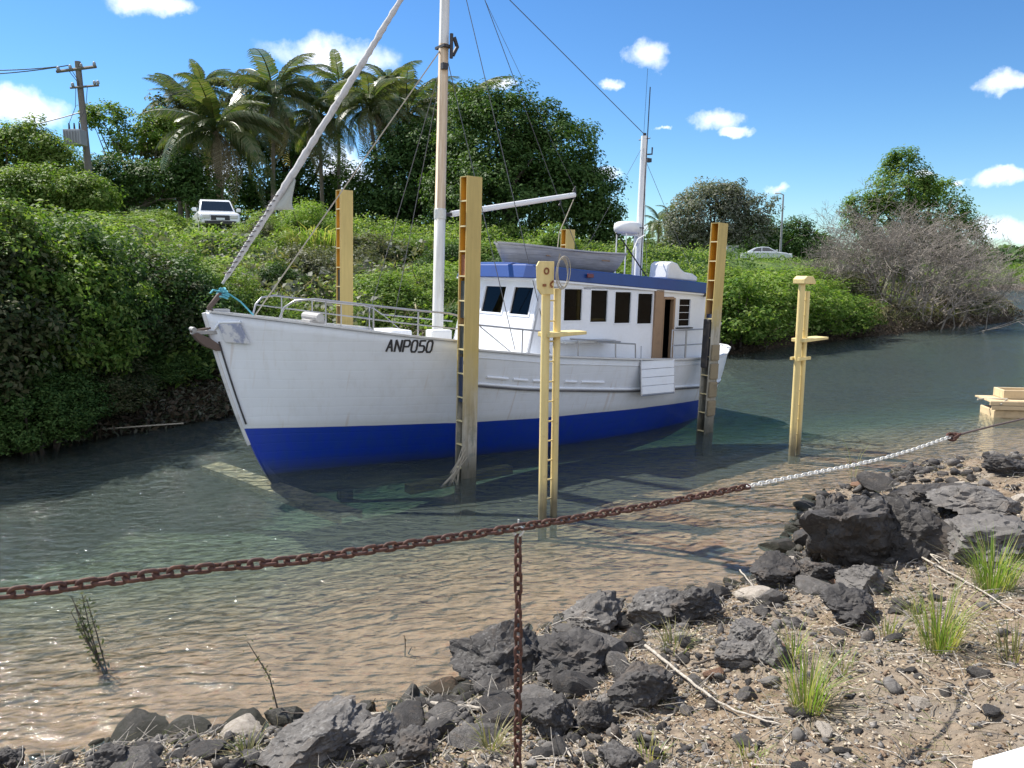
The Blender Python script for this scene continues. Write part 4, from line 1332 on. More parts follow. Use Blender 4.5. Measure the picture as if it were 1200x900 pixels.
for k in range(4):
    cx, r1, r2 = .17 + rng.uniform(-.01, .01), .085 + .012 * k, .17 + .012 * k
    a.tube([(cx + r1 * math.cos(x), -.10 - .012 * k + .02 * math.sin(x + k), 3.20 + r2 * math.sin(x)) for x in np.linspace(0, 6.0, 24)], .0055, 5, closed=True)
a.tube([(.17, -.1, 3.38), (.13, -.1, 3.44), (.15, -.06, 3.36)], .006, 5)
a.build('wire_coil', M_rope, fA)
fB = tube_frame((4.90, 13.10), 3.0, 2.85, 'yellow double tube ladder post standing alone in the water right of the boat', .004, w=.17, shelf_z=2.02, shelf_l=.62, bot=-1.2)
a = MB(); a.prism([(-.10, 2.98), (-.10, 3.06), (-.02, 3.11), (.16, 3.10), (.24, 3.02), (.24, 2.97)], -.11, .11); a.build('head_cap', M_yel_frame, fB, bevel=.01)
a = MB(); a.box(-.09, .26, -.09, -.05, 1.68, 1.73).box(-.09, .26, .05, .09, 1.68, 1.73); a.build('clamp', M_yel_frame, fB)

# submerged cross beam of the slipway cradle
ca, cb = at_z(247, 543, -.15), at_z(412, 602, -.15)
d = (cb - ca); L_ = d.length; d.normalize(); nrm = Vector((-d.y, d.x, 0))
cbm = MB(); o_ = Vector((0, 0, 0))
cbm.box(0, L_, -.19, .19, -.03, 0).box(0, L_, -.19, -.16, -.12, -.03).box(0, L_, .16, .19, -.12, -.03)
cbo = cbm.build('cradle_beam', paint('silted_yellow_beam', (.42, .36, .22), (.12, .12, .08), .9, .8, 4, edge=(.42, .6)), None, bevel=.01)
cbo.location = ca; cbo.rotation_euler = (0, 0, math.atan2(d.y, d.x))
tag(cbo, 'yellowish steel beam lying just under the water below the bow', 'beam')
# keel block rail behind it, seen as an olive bar under the hull
kb = MB(); kb.box(-1.0, 1.0, -.10, .10, -.14, 0); kbo = kb.build('cradle_beam', paint('olive_slime_beam', (.20, .20, .07), (.08, .09, .04), .7, .8, 3))
kbo.location = at_z(540, 556, -.12); kbo.rotation_euler = (0, 0, TH)
tag(kbo, 'slimy olive cradle beam under the water beneath the hull', 'beam')

# ------------------------------------------------------------------ chains
PL0, PLd = Vector((.03, 3.10, 0)), Vector((1.5, 1.1, 0)).normalized()
def on_plane(px, py):
    d = ray(px, py); n_ = Vector((PLd.y, -PLd.x, 0))
    c0 = Vector((0, 0, CAM_H))
    return c0 + d * ((PL0 - c0).dot(n_) / d.dot(n_))
def link_mesh_(L, W, r, name, mat):
    hl = L / 2 - W / 2
    pts = []
    R_ = W / 2 - r
    for k in range(9):
        a = -math.pi / 2 + math.pi * k / 8
        pts.append((hl + R_ * math.cos(a), R_ * math.sin(a), 0))
    for k in range(9):
        a = math.pi / 2 + math.pi * k / 8
        pts.append((-hl + R_ * math.cos(a), R_ * math.sin(a), 0))
    return MB().tube(pts, r, 9, closed=True).mesh(name, mat, 75)
LK = link_mesh_(.066, .043, .0068, 'chain_link', M_rust)
LK2 = link_mesh_(.046, .030, .0046, 'chain_link_small', M_galv)
def lay_chain(root, path, pitch, me, seed=0, roll0=0, jit=.22):
    rng = random.Random(seed)
    P_ = [Vector(p) for p in path]
    # dense polyline
    seg = []
    for i in range(len(P_) - 1):
        for k in range(40): seg.append(P_[i].lerp(P_[i + 1], k / 40))
    seg.append(P_[-1])
    acc = 0; nxt = 0; i = 0; out = []
    for a, b in zip(seg[:-1], seg[1:]):
        l = (b - a).length
        while nxt <= acc + l:
            out.append((a.lerp(b, (nxt - acc) / max(l, 1e-9)), (b - a).normalized())); nxt += pitch
        acc += l
    for k, (p, t) in enumerate(out):
        o = bpy.data.objects.new('link', me); COL.objects.link(o)
        q = t.to_track_quat('X', 'Z').to_matrix().to_4x4()
        roll = roll0 + (math.pi / 2 if k % 2 else 0) + rng.uniform(-jit, jit)
        M = Matrix.Translation(p) @ q @ Matrix.Rotation(roll, 4, 'X')
        o.parent = root
        o.matrix_local = Matrix.Translation(-root.location) @ M
    return len(out)
def catm(knots, n=8):
    P_ = [Vector(p) for p in knots]; out = []
    for i in range(len(P_) - 1):
        p0, p1_, p2, p3_ = P_[max(i - 1, 0)], P_[i], P_[i + 1], P_[min(i + 2, len(P_) - 1)]
        for k in range(n):
            t = k / n
            out.append(.5 * ((2 * p1_) + (p2 - p0) * t + (2 * p0 - 5 * p1_ + 4 * p2 - p3_) * t * t + (3 * p1_ - p0 - 3 * p2 + p3_) * t ** 3))
    out.append(P_[-1]); return out
kn = [(-40, 699), (40, 692), (150, 677), (250, 665), (350, 656), (450, 642), (530, 630), (607, 618), (700, 603), (790, 587), (876, 570)]
rc = [on_plane(*k) for k in kn]
ch = empty('rusty_chain', rc[0], label='rusty brown iron chain strung across the view above the shore, its links heavy and worn', cat='chain')
n1c = lay_chain(ch, catm(rc), .0418, LK, 1, .3)
kn2 = [(878, 569.5), (950, 555), (1010, 543), (1060, 530), (1112, 512.5)]
gc_ = [on_plane(*k) for k in kn2]
ch2 = empty('galvanised_chain', gc_[0], label='pale galvanised chain joined to the right end of the rusty chain', cat='chain')
n2c = lay_chain(ch2, catm(gc_), .0335, LK2, 2, .2)
vtop = on_plane(607, 622)
vp = [vtop + Vector((0, 0, -.045)), Vector((vtop.x + .002, vtop.y, 1.75)), Vector((vtop.x, vtop.y, max(.95, gz(vtop.x, vtop.y) - .02)))]
ch3 = empty('hanging_chain', vp[0], label='rusty chain hanging straight down from the middle of the strung chain', cat='chain')
n3c = lay_chain(ch3, vp, .0418, LK, 3, .9, .35)
print('links', n1c, n2c, n3c)
shk = MB(); shk.tube([vtop + Vector((.022 * math.cos(a), 0, .022 * math.sin(a))) for a in np.linspace(0, 5.6, 12)], .006, 6, closed=True)
shk.tube([vtop + Vector((0, 0, .015)), vtop + Vector((.002, 0, .050))], .004, 6)
tag(shk.build('shackle', M_galv, None, smooth=60), 'small bright shackle where the hanging chain meets the strung chain', 'shackle')
wr = [on_plane(1112, 512.5), on_plane(1160, 500), on_plane(1215, 487), on_plane(1300, 465)]
tag(MB().tube(catm(wr), .0075, 6).build('wire_rope', M_brown_iron, None, smooth=60), 'thin brown wire rope running from the pale chain out of the right edge', 'wire rope')
sk2 = MB(); c_ = on_plane(1115, 512)
for k in range(3): sk2.tube([c_ + Vector((.03 * math.cos(a) + .015 * k, .02 * math.sin(a), .022 * math.sin(a + k))) for a in np.linspace(0, 5.9, 12)], .010, 6, closed=True)
tag(sk2.build('rope_clamp', M_rust, None, smooth=60), 'rusty clamp joining the pale chain to the wire rope', 'rope clamp')

# ------------------------------------------------------------------ timber barge at the right
M_plank = paint('weathered_yellow_planks', (.58, .45, .27), (.25, .19, .12), .6, .8, 5, bumpy=.3)
bg_o = at_z(1158, 489, 0)
bg = empty('timber_pontoon', (bg_o.x, bg_o.y, 0), (0, 0, R(-8)), 'weathered timber pontoon floating at the right edge of the photo', 'pontoon')
MB().box(.12, 3.4, .02, .7, -.3, .16).build('float', M_plank, bg, bevel=.02)
for k in range(2): MB().box(0.04 - .04 * k, 3.45, -.04, .0, .17 + .10 * k, .26 + .10 * k).build('side_plank', M_plank, bg, bevel=.01)
dk = MB()
for k in range(4): dk.box(.02, 3.45, .01 + k * .19, .19 + k * .19, .335, .365)
dk.build('deck_planks', M_plank, bg)
MB().box(.40, 3.4, .28, .33, .37, .56).box(.40, .45, .33, .72, .37, .56).box(.40, 3.4, .72, .77, .37, .56).build('raised_edge', M_plank, bg, bevel=.01)
MB().tube([(-.12, .3, .34), (.10, .35, .36), (.4, .1, .40), (.2, -.06, .30)], .02, 6).build('mooring_rope', M_rope, bg)

# ------------------------------------------------------------------ white corner at lower right
wc = MB()
pA, pB = at_y(1138, 903, 1.9), at_y(1215, 858, 1.98)
dd = (pB - pA); dd.z = 0
zt = .5 * (pA.z + pB.z)
wc.box(0, 2.2, -.6, 0, zt - .12, zt)
wco = wc.build('white_panel', paint('clean_white_panel', (.82, .82, .82), (.7, .7, .68), .2, .4, 3), None, bevel=.006)
wco.location = (pA.x, pA.y, 0); wco.rotation_euler = (0, 0, math.atan2(dd.y, dd.x))
tag(wco, 'white flat panel whose corner shows at the bottom right of the photo', 'panel')
# ------------------------------------------------------------------ vegetation
RNG = np.random.default_rng(11)
def gv(px, py, Y):
    """plan position at depth Y seen at column px, standing on the ground"""
    p = at_y(px, py, Y)
    return Vector((p.x, Y, gz(p.x, Y)))
def topz(px, py, Y): return at_y(px, py, Y).z

# --- coconut palms
def frond_mesh(seed, L=3.6, droop=1.0, nl=54, name='frond', mat=None, split=1.0):
    r = random.Random(seed)
    mb = MB()
    P_ = []
    for i in range(13):
        t = i / 12
        P_.append(Vector((L * (t - .10 * t ** 3 * droop), .0, L * (.34 * t - .62 * droop * t * t * (1 + .35 * t)))))
    mb.tube(P_, [.045 * (1 - .9 * i / 12) + .004 for i in range(13)], 4, cap=False)
    def at(t):
        f = t * 12; i = min(11, int(f)); return P_[i].lerp(P_[i + 1], f - i), (P_[i + 1] - P_[i]).normalized()
    for k in range(nl):
        t = .14 + .85 * k / nl
        c, tg = at(t)
        ll = L * .30 * (math.sin(math.pi * min(1, t * .86 + .12)) ** .6) * r.uniform(.85, 1.1)
        for sd in (-1, 1):
            if r.random() < .04: continue
            side = Vector((0, sd, 0))
            hang = r.uniform(.6, 1.3) * split
            d1 = (side * .85 + tg * .5 + Vector((0, 0, -.12))).normalized()
            m = c + d1 * ll * .5
            d2 = (side * .35 + tg * .45 + Vector((0, 0, -hang - .25))).normalized()
            e = m + d2 * ll * .5
            wd = tg * .025 * L / 3.6
            mb.add([c - wd, c + wd, m + wd * 1.1, m - wd * 1.1], [(0, 1, 2, 3)])
            mb.add([m - wd * 1.1, m + wd * 1.1, e], [(0, 1, 2)])
    me = bpy.data.meshes.new(name); me.from_pydata(mb.v, [], mb.f); me.materials.append(mat or L_palm)
    return me
FR = [frond_mesh(1, droop=.9), frond_mesh(2, droop=1.2), frond_mesh(3, droop=.65), frond_mesh(4, droop=1.5)]
FRd = [frond_mesh(9, droop=1.25, nl=30, name='dry_frond', mat=L_palmdry, split=1.5)]
def palm(px, py, Y, rad_px, label, seed, cat='palm tree', nf=26, lean=(0, 0), base=None, group='coconut palms on the far bank', thick=.15):
    r = random.Random(seed * 7 + 1)
    top = at_y(px, py, Y)
    bx = top.x - lean[0]; by = Y - lean[1]
    bz = gz(bx, by) - .2
    t = empty('palm_tree', (bx, by, bz), label=label, cat=cat, group=group)
    H_ = top.z - bz
    pts = [Vector((lean[0] * (k / 10) ** 1.7, lean[1] * (k / 10) ** 1.7, H_ * k / 10)) for k in range(11)]
    mb = MB(); mb.tube(pts, [thick * (1.5 if k == 0 else 1.12 - .035 * k) for k in range(11)], 9)
    for k in range(28):
        f = k / 28 * 10; i = int(f); c = pts[i].lerp(pts[min(10, i + 1)], f - i)
        mb.tube([c, c + Vector((0, 0, .04))], thick * (1.16 - .035 * f) , 9)
    mb.build('trunk', B_palm, t, smooth=60)
    scale = (rad_px / F * Y) / 3.3
    c = pts[-1]
    nm = 0
    for k in range(nf):
        f = k / nf
        dry = (k > nf * .80)
        me = FRd[0] if dry else FR[r.choice([0, 1, 1, 2, 3]) if f > .35 else r.choice([0, 2, 2])]
        o = bpy.data.objects.new('dry_frond' if dry else 'frond', me); COL.objects.link(o); o.parent = t
        azi = k * 2.39996 + r.uniform(-.25, .25)
        el = 1.0 - 1.55 * f + r.uniform(-.28, .28)
        if dry: el = r.uniform(-.95, -.6)
        s = scale * r.uniform(.75, 1.2) * (.9 if dry else 1)
        o.matrix_local = Matrix.Translation(c + Vector((0, 0, .12 * (1 - f)))) @ Matrix.Rotation(azi, 4, 'Z') @ Matrix.Rotation(-el + .15, 4, 'Y') @ Matrix.Rotation(r.uniform(-.25, .25), 4, 'X') @ Matrix.Diagonal((s, s, s, 1))
    cn = MB()
    for k in range(7):
        a = k * .9 + seed
        p = c + Vector((.26 * math.cos(a), .26 * math.sin(a), -.28 - .08 * (k % 2)))
        cn.tube([p + Vector((0, 0, -.10)), p + Vector((0, 0, -.05)), p + Vector((0, 0, .05)), p + Vector((0, 0, .10))], [.03, .10, .10, .03], 7)
    cn.build('coconuts', paint('coconut_husk%d' % seed, (.16, .14, .05), (.12, .08, .04), .5, .7, 8), t, smooth=60)
    return t
palm(253, 154, 52, 77, 'broad coconut palm with hanging fronds standing straight behind the white ute', 1, nf=38, thick=.24)
palm(212, 122, 62, 47, 'smaller dark palm top behind and left of the broad palm', 2, nf=22)
palm(322, 116, 56, 66, 'tall coconut palm directly right of the broad palm', 3, lean=(.5, 0), nf=32)
palm(374, 138, 60, 55, 'shaggy palm half hidden behind the furled forestay sail', 4, nf=30)
palm(432, 126, 56, 58, 'tall palm between the forestay and the foremast', 5, lean=(-.7, 0), nf=30)
palm(478, 136, 58, 55, 'palm with drooping fronds just left of the foremast', 6, lean=(.6, 0), nf=30)
palm(545, 126, 60, 53, 'palm top showing directly right of the foremast above the big dark tree', 7, nf=30)
palm(290, 142, 66, 47, 'dark palm crown filling the gap between the broad palm and the tall palm', 11, nf=28)
palm(398, 102, 64, 44, 'high palm top crossed by the furled sail', 12, nf=28, lean=(.4, 0))
palm(455, 106, 66, 42, 'palm top between the tall palm and the drooping palm, furthest back', 13, nf=28)
palm(512, 126, 66, 42, 'palm crown half hidden by the top of the foremast', 14, nf=28)
palm(345, 164, 70, 42, 'low dark palm crown below the tall palm', 15, nf=26)
palm(238, 106, 68, 40, 'rearmost palm top standing above the broad palm', 16, nf=26)
palm(772, 262, 105, 26, 'small distant palm beside the mizzen mast', 8, nf=18, group='distant palms')
palm(785, 250, 150, 16, 'tiny thin distant palm nearest the round grey green tree', 9, nf=16, group='distant palms', thick=.12)
palm(768, 296, 90, 24, 'low distant palm above the white roof locker', 10, nf=16, group='distant palms')

# --- large trees beyond the bank
def tree_px(name, px, Y, lobes_px, clumps, per, leaf, mat, label, seed, group='trees beyond the far bank', base_px=None, **kw):
    """lobes as (px, py, rx_px, ry_px, depth offset m)"""
    b = at_y(base_px or px, 300, Y); bz = gz(b.x, Y)
    lobes = []
    for (x, y, rx, ry, dz) in lobes_px:
        p = at_y(x, y, Y + dz); k = (Y + dz) / F
        lobes.append((p.x - b.x, dz, p.z - bz, rx * k, (rx + ry) * .5 * k * .8, ry * k))
    return tree(name, (b.x, Y, bz), lobes, clumps, per, leaf, mat, label, seed=seed, group=group, **kw)
big = dict(clump_r=.85, trunk_r=.4, nl=16)
tree_px('spreading_tree', 600, 50, [(585, 165, 62, 60, 0), (640, 185, 62, 62, 0), (600, 225, 95, 55, -1), (680, 235, 45, 48, 0), (545, 235, 50, 50, 0), (568, 128, 32, 26, 0), (700, 255, 28, 30, 0), (640, 150, 26, 22, 0)],
        1000, 78, .23, L_dark, 'large dark green spreading tree right of the foremast above the boom', 21, **big)
tree_px('dense_tree', 488, 54, [(485, 215, 60, 48, 0), (450, 235, 40, 38, 0), (520, 190, 40, 50, 0), (500, 170, 30, 30, 0), (465, 180, 34, 30, 0)],
        520, 74, .23, L_dark, 'dark tree filling the gap behind the foremast and the front pile', 22, **big)
tree_px('dark_tree', 340, 66, [(310, 200, 50, 40, 0), (360, 205, 45, 38, 0), (400, 225, 30, 28, 0), (290, 165, 28, 26, 0), (345, 160, 30, 30, 0)],
        340, 62, .25, L_dark, 'dark leafy tree behind the palms above the furled sail', 23, **big)
tree_px('open_crowned_tree', 170, 58, [(128, 140, 26, 18, 0), (108, 135, 15, 11, 0), (150, 165, 22, 18, 0), (185, 150, 24, 20, 0), (140, 178, 16, 12, 0)],
        140, 44, .24, L_mid, 'open crowned tree with gaps right of the power pole', 24, base_px=165, clump_r=.6, trunk_r=.16, nl=16)
tree_px('broad_leaved_tree', 215, 60, [(205, 130, 30, 26, 0), (195, 165, 28, 24, 0), (230, 175, 30, 26, 0), (275, 105, 22, 18, 2), (180, 185, 22, 18, 0)],
        200, 40, .32, L_olive, 'pale olive broad leaved tree behind the broad palm', 25, clump_r=.7, trunk_r=.2, nl=14)
tree_px('dark_tree', 150, 50, [(140, 215, 42, 28, 0), (185, 212, 32, 26, 0), (105, 205, 28, 22, 0), (215, 205, 25, 28, 0), (232, 222, 24, 18, 0)],
        330, 66, .21, L_dark, 'low dark tree at the foot of the power pole', 26, clump_r=.7, trunk_r=.2, nl=12)
tree_px('bushy_tree', 25, 40, [(28, 170, 46, 24, 0), (5, 195, 45, 32, 0), (60, 190, 22, 22, 0), (-40, 190, 40, 36, 0)],
        380, 70, .18, L_mid, 'bushy green tree at the left edge left of the power pole', 27, clump_r=.6, trunk_r=.22, nl=14)
tree_px('bushy_tree', 60, 36, [(55, 222, 55, 24, 0), (100, 228, 32, 20, 0), (10, 225, 40, 26, 0)],
        330, 70, .16, L_mid, 'rounded bright bush in front of the power pole below the bushy tree', 28, clump_r=.5, trunk_r=.15, nl=8)
tree_px('round_tree', 835, 86, [(840, 250, 48, 40, 0), (805, 265, 30, 32, 0), (870, 258, 34, 34, 0), (850, 230, 24, 18, 0)],
        420, 64, .30, L_grey, 'rounded grey green tree left of the street lamp', 29, clump_r=1.0, trunk_r=.3, nl=10)
tree_px('dark_tree', 905, 96, [(890, 280, 28, 26, 0), (925, 282, 30, 22, 0), (955, 288, 22, 18, 0), (935, 268, 14, 12, 0)],
        240, 50, .32, L_dark, 'dark tree right behind the street lamp and the silver car', 30, clump_r=1.0, trunk_r=.2, nl=8)
tree_px('bank_tree', 1065, 47, [(1060, 225, 38, 30, 0), (1095, 255, 45, 42, 1), (1040, 262, 38, 36, 0), (1120, 285, 36, 34, 1), (1052, 190, 14, 12, 0), (1068, 186, 12, 9, 0), (1072, 208, 16, 14, 0), (1060, 300, 40, 30, 1), (1010, 250, 22, 24, 0)],
        620, 70, .17, L_mid, 'leafy green tree on the point standing behind the bare grey bush', 31, clump_r=.55, trunk_r=.25, nl=20)

# --- mangroves and shrubs along the water: things with their own crown and stems
SHR = {}
L_near = mat_leaf('olive_brown_mangrove_leaves', [(.02, .022, .012), (.03, .045, .016), (.045, .075, .022), (.10, .10, .05)], .25)  # darker brownish olive leaf colour of the near left bushes
def shrub_mesh(key, mat, seed, clumps, per, leaf, flat=.8, h=1.0, cr=.17, up=.5):
    rng = np.random.default_rng(seed)
    lobes = [(0, 0, .55, .48, .48, .45), (.22, .1, .45, .34, .34, .36), (-.24, -.08, .42, .34, .34, .34), (.0, -.25, .38, .34, .3, .32), (.05, .1, .78, .28, .28, .24)]
    cm, cc = crown_mesh('foliage', mat, rng, lobes, int(clumps * 1.4), int(per * 1.7), leaf * .58, cr * .85, up=up, inner=.45)
    mb = MB()
    for i in rng.choice(len(cc), 11, replace=False):
        a = rng.uniform(0, 6.28)
        b0 = Vector((.10 * math.cos(a), .10 * math.sin(a), -.12)); t = Vector(cc[i]); m_ = b0.lerp(t, .5) + Vector((0, 0, .08))
        mb.tube([b0, m_, t], [.018, .012, .005], 5, cap=False)
    SHR[key] = (cm, mb.mesh('stems', B_brown, 60))
shrub_mesh('near1', L_dark, 21, 330, 48, .052, cr=.13); shrub_mesh('near2', L_mid, 22, 330, 48, .05, cr=.12); shrub_mesh('near3', L_near, 23, 330, 44, .055, cr=.13)
shrub_mesh('dark1', L_dark, 1, 150, 34, .075); shrub_mesh('dark2', L_dark, 2, 170, 30, .065)
shrub_mesh('mid1', L_mid, 3, 140, 30, .085); shrub_mesh('mid2', L_mid, 4, 150, 26, .07)
shrub_mesh('bright1', L_bright, 5, 130, 30, .085); shrub_mesh('bright2', L_bright, 6, 150, 26, .07)
shrub_mesh('olive1', L_olive, 7, 130, 28, .08)
def shrub(key, x, y, w, h, label, group, z=None, rz=None, name='shrub', cat='shrub'):
    zz = gz(x, y) if z is None else z
    t = empty(name, (x, y, zz), (0, 0, RNG.uniform(0, 6.28) if rz is None else rz), label, cat, group)
    cm, st = SHR[key]
    for nm, me in (('foliage', cm), ('stems', st)):
        o = link_mesh(nm, me, t); o.scale = (w, w, h)
    return t
G_man = 'mangrove bushes overhanging the left bank'
# columns of the left bank: (px, depth, width, height, kind, wording)
LB = [(-40, 13.6, 3.8, 240, 'near3', 'outermost dark mangrove bush at the left edge of the photo'),
      (20, 14.6, 3.6, 228, 'near2', 'tall green mangrove bush second from the left edge'),
      (85, 16.0, 3.6, 262, 'near1', 'tall dark mangrove bush third from the left edge'),
      (150, 17.3, 3.4, 296, 'near3', 'dark mangrove bush on the left bank, two bushes left of the bow'),
      (208, 18.4, 3.2, 300, 'near1', 'dark mangrove bush on the bank just left of the bow'),
      (262, 20.0, 3.0, 318, 'near2', 'dark mangrove bush directly behind the bow and the anchor'),
      (30, 13.4, 2.2, 420, 'near1', 'low dark bush over the water at the far left'),
      (110, 15.2, 2.2, 415, 'near3', 'low dark bush over the water below the tall mangroves'),
      (180, 16.9, 2.2, 405, 'near1', 'low dark bush over the water left of the hull'),
      (245, 18.6, 2.0, 408, 'near2', 'low green bush at the water beside the stem of the boat'),
      (-20, 19.5, 3.6, 236, 'near2', 'tall leafy bush behind the mangroves at the left edge'),
      (62, 21.0, 3.4, 240, 'mid1', 'tall leafy bush behind the mangroves below the power pole'),
      (135, 23.0, 3.4, 262, 'bright2', 'bright leafy bush behind the mangroves left of the white ute'),
      (200, 24.5, 3.2, 285, 'mid2', 'leafy bush on the bank below the front of the white ute'),
      (262, 25.5, 3.0, 300, 'bright1', 'leafy bush on the bank below the windscreen side of the white ute')]
def put(px, Y, w, top, k, lb, grp, name, cat, py=350):
    p = at_y(px, py, Y); z = max(gz(p.x, Y), .12) - .1
    h = max(.7, (at_y(px, top, Y).z - z) / 1.02)
    shrub(k, p.x, Y, w, h, lb, grp, z=z, name=name, cat=cat)
for i, (px, Y, w, top, k, lb) in enumerate(LB):
    put(px, Y, w, top, k, lb, G_man if i < 10 else 'leafy bushes behind the mangroves', 'mangrove_bush' if i < 10 else 'shrub', 'mangrove' if i < 10 else 'shrub')
SL = [(300, 27, 2.6, 322, 'bright1', 'bright bush on the slope between the furled sail and the bow rail'),
      (345, 29, 3.0, 318, 'olive1', 'olive bush on the slope above the bow rail'),
      (368, 37, 3.0, 238, 'bright2', 'round yellow green bush high on the slope left of the pile behind the bow'),
      (425, 27, 3.0, 318, 'bright1', 'bright bush directly right of the pile behind the bow'),
      (462, 26, 2.8, 322, 'bright2', 'green bush left of the foremast on the slope'),
      (500, 28, 3.0, 312, 'bright2', 'bright bush directly behind the foremast foot'),
      (532, 30, 3.2, 305, 'bright1', 'green bush behind the tall front pile'),
      (432, 37, 4.0, 272, 'olive1', 'dull green bush high on the slope left of the foremast'),
      (500, 38, 4.4, 276, 'mid2', 'olive bush high on the slope behind the foremast'),
      (560, 37, 4.0, 282, 'mid1', 'green bush left of the dinghy on the roof'),
      (650, 40, 2.6, 262, 'bright1', 'bright green bush behind the stern of the dinghy'),
      (610, 42, 4.0, 285, 'mid2', 'green bush behind the middle of the dinghy'),
      (232, 34, 3.0, 280, 'bright1', 'bright bush just below the white ute'),
      (308, 38, 2.6, 248, 'bright2', 'bright bush just right of the white ute'),
      (185, 38, 3.6, 246, 'mid1', 'green bush left of the white ute'),
      (130, 34, 3.6, 248, 'bright1', 'bright bush left of and below the power pole foot'),
      (90, 40, 4.0, 228, 'mid2', 'bush at the very foot of the power pole')]
for (px, Y, w, top, k, lb) in SL:
    put(px, Y, w, top, k, lb, 'bushes on the slope behind the boat', 'shrub', 'shrub', 300)
RB = [(858, 29.2, 3.4, 322, 'mid1', 'green mangrove bush directly right of the stern pile'),
      (890, 30.5, 3.6, 322, 'bright2', 'tall green mangrove bush second from the stern pile'),
      (925, 32.0, 3.6, 318, 'bright1', 'bright mangrove bush behind the lone ladder post'),
      (960, 33.6, 3.4, 330, 'mid2', 'green mangrove bush right of the lone ladder post'),
      (990, 35.0, 3.0, 345, 'mid1', 'low green mangrove bush next to the bare grey bush'),
      (830, 31.0, 3.6, 325, 'mid2', 'green mangrove bush seen left of the stern pile'),
      (790, 30.5, 3.6, 330, 'bright1', 'bright bush showing above the aft end of the cabin roof'),
      (745, 31.5, 3.4, 312, 'mid1', 'green bush behind the mizzen mast foot'),
      (700, 33.0, 3.4, 300, 'bright2', 'green bush behind the middle of the cabin roof'),
      (895, 40.0, 4.2, 316, 'bright1', 'bright bush in the second row behind the lone ladder post'),
      (945, 40.0, 4.0, 314, 'bright2', 'bright bush in the second row near the bare grey bush'),
      (985, 40.5, 3.4, 318, 'olive1', 'olive bush at the left foot of the bare grey bush'),
      (1108, 45.0, 3.6, 345, 'olive1', 'olive bush at the right foot of the bare grey bush')]
for (px, Y, w, top, k, lb) in RB:
    put(px, Y, w, top, k, lb, 'mangrove bushes on the right part of the far bank', 'mangrove_bush', 'mangrove')

# smaller bushes all over the slope; the wording is worked out from where each stands
rs2 = random.Random(31)
fm = [('the power pole', 108, 230), ('the white ute', 250, 268), ('the furled sail foot', 262, 330), ('the pile behind the bow', 400, 330), ('the foremast', 512, 320),
      ('the tall front pile', 550, 330), ('the dinghy', 640, 290), ('the white roof locker', 785, 310), ('the stern pile', 845, 320), ('the silver sedan', 897, 305), ('the bare grey tangle', 1040, 330)]
kinds = {'bright': ['bright1', 'bright2'], 'mid green': ['mid1', 'mid2'], 'olive': ['olive1'], 'dark': ['dark1', 'dark2']}
grp2 = {}; placed = []
tr2 = 0
while len(placed) < 95 and tr2 < 4000:
    tr2 += 1
    Y = rs2.uniform(19, 52); px = rs2.uniform(-20, 1010)
    x = (px - 600) / F * Y * .99
    d_ = float(sdist([[x, Y]], FAR)[0])
    if d_ < 1.2 or d_ > 26: continue
    if abs(px - 250) < 55 and Y > 33 and Y < 47: continue
    if abs(px - 897) < 50 and Y > 52: continue
    w = rs2.uniform(1.5, 3.2)
    if any((x - a) ** 2 + (Y - b) ** 2 < ((w + c) * .42) ** 2 for a, b, c in placed): continue
    placed.append((x, Y, w))
    z = gz(x, Y); v = (CAM_H - z) / (Y)
    py = 450 - 900 * math.tan(PITCH - math.atan(v))
    cn = rs2.choices(list(kinds), [4, 4, 3, 4.5])[0]
    mi = min(range(len(fm)), key=lambda i: (fm[i][1] - px) ** 2 + ((fm[i][2] - py) * 1.5) ** 2)
    dx, dy = px - fm[mi][1], py - fm[mi][2]
    where = ('left of' if dx < 0 else 'right of') if abs(dx) > abs(dy) * 1.3 else ('above' if dy < 0 else 'below')
    grp2.setdefault((cn, where, mi), []).append((w, x, Y, z))
ORD2 = ['', 'second ', 'third ', 'fourth ', 'fifth ', 'sixth ', 'seventh ', 'eighth ', 'ninth ', 'tenth ']
for (cn, where, mi), L in grp2.items():
    L.sort(key=lambda t: -t[0])
    for k, (w, x, Y, z) in enumerate(L):
        ppx = 600 + F * x / Y; hmax = (at_y(600, 240 if ppx < 420 else (282 if ppx < 700 else 312), Y).z - z)
        h = min(w * rs2.uniform(.55, .85), max(.35, hmax))
        shrub(rs2.choice(kinds[cn]), x, Y, w, h, f'{ORD2[min(k, 9)]}widest {cn} small bush {where} {fm[mi][0]}' if len(L) > 1 else f'the one {cn} small bush {where} {fm[mi][0]}', 'small bushes scattered over the far bank', z=z - .1)

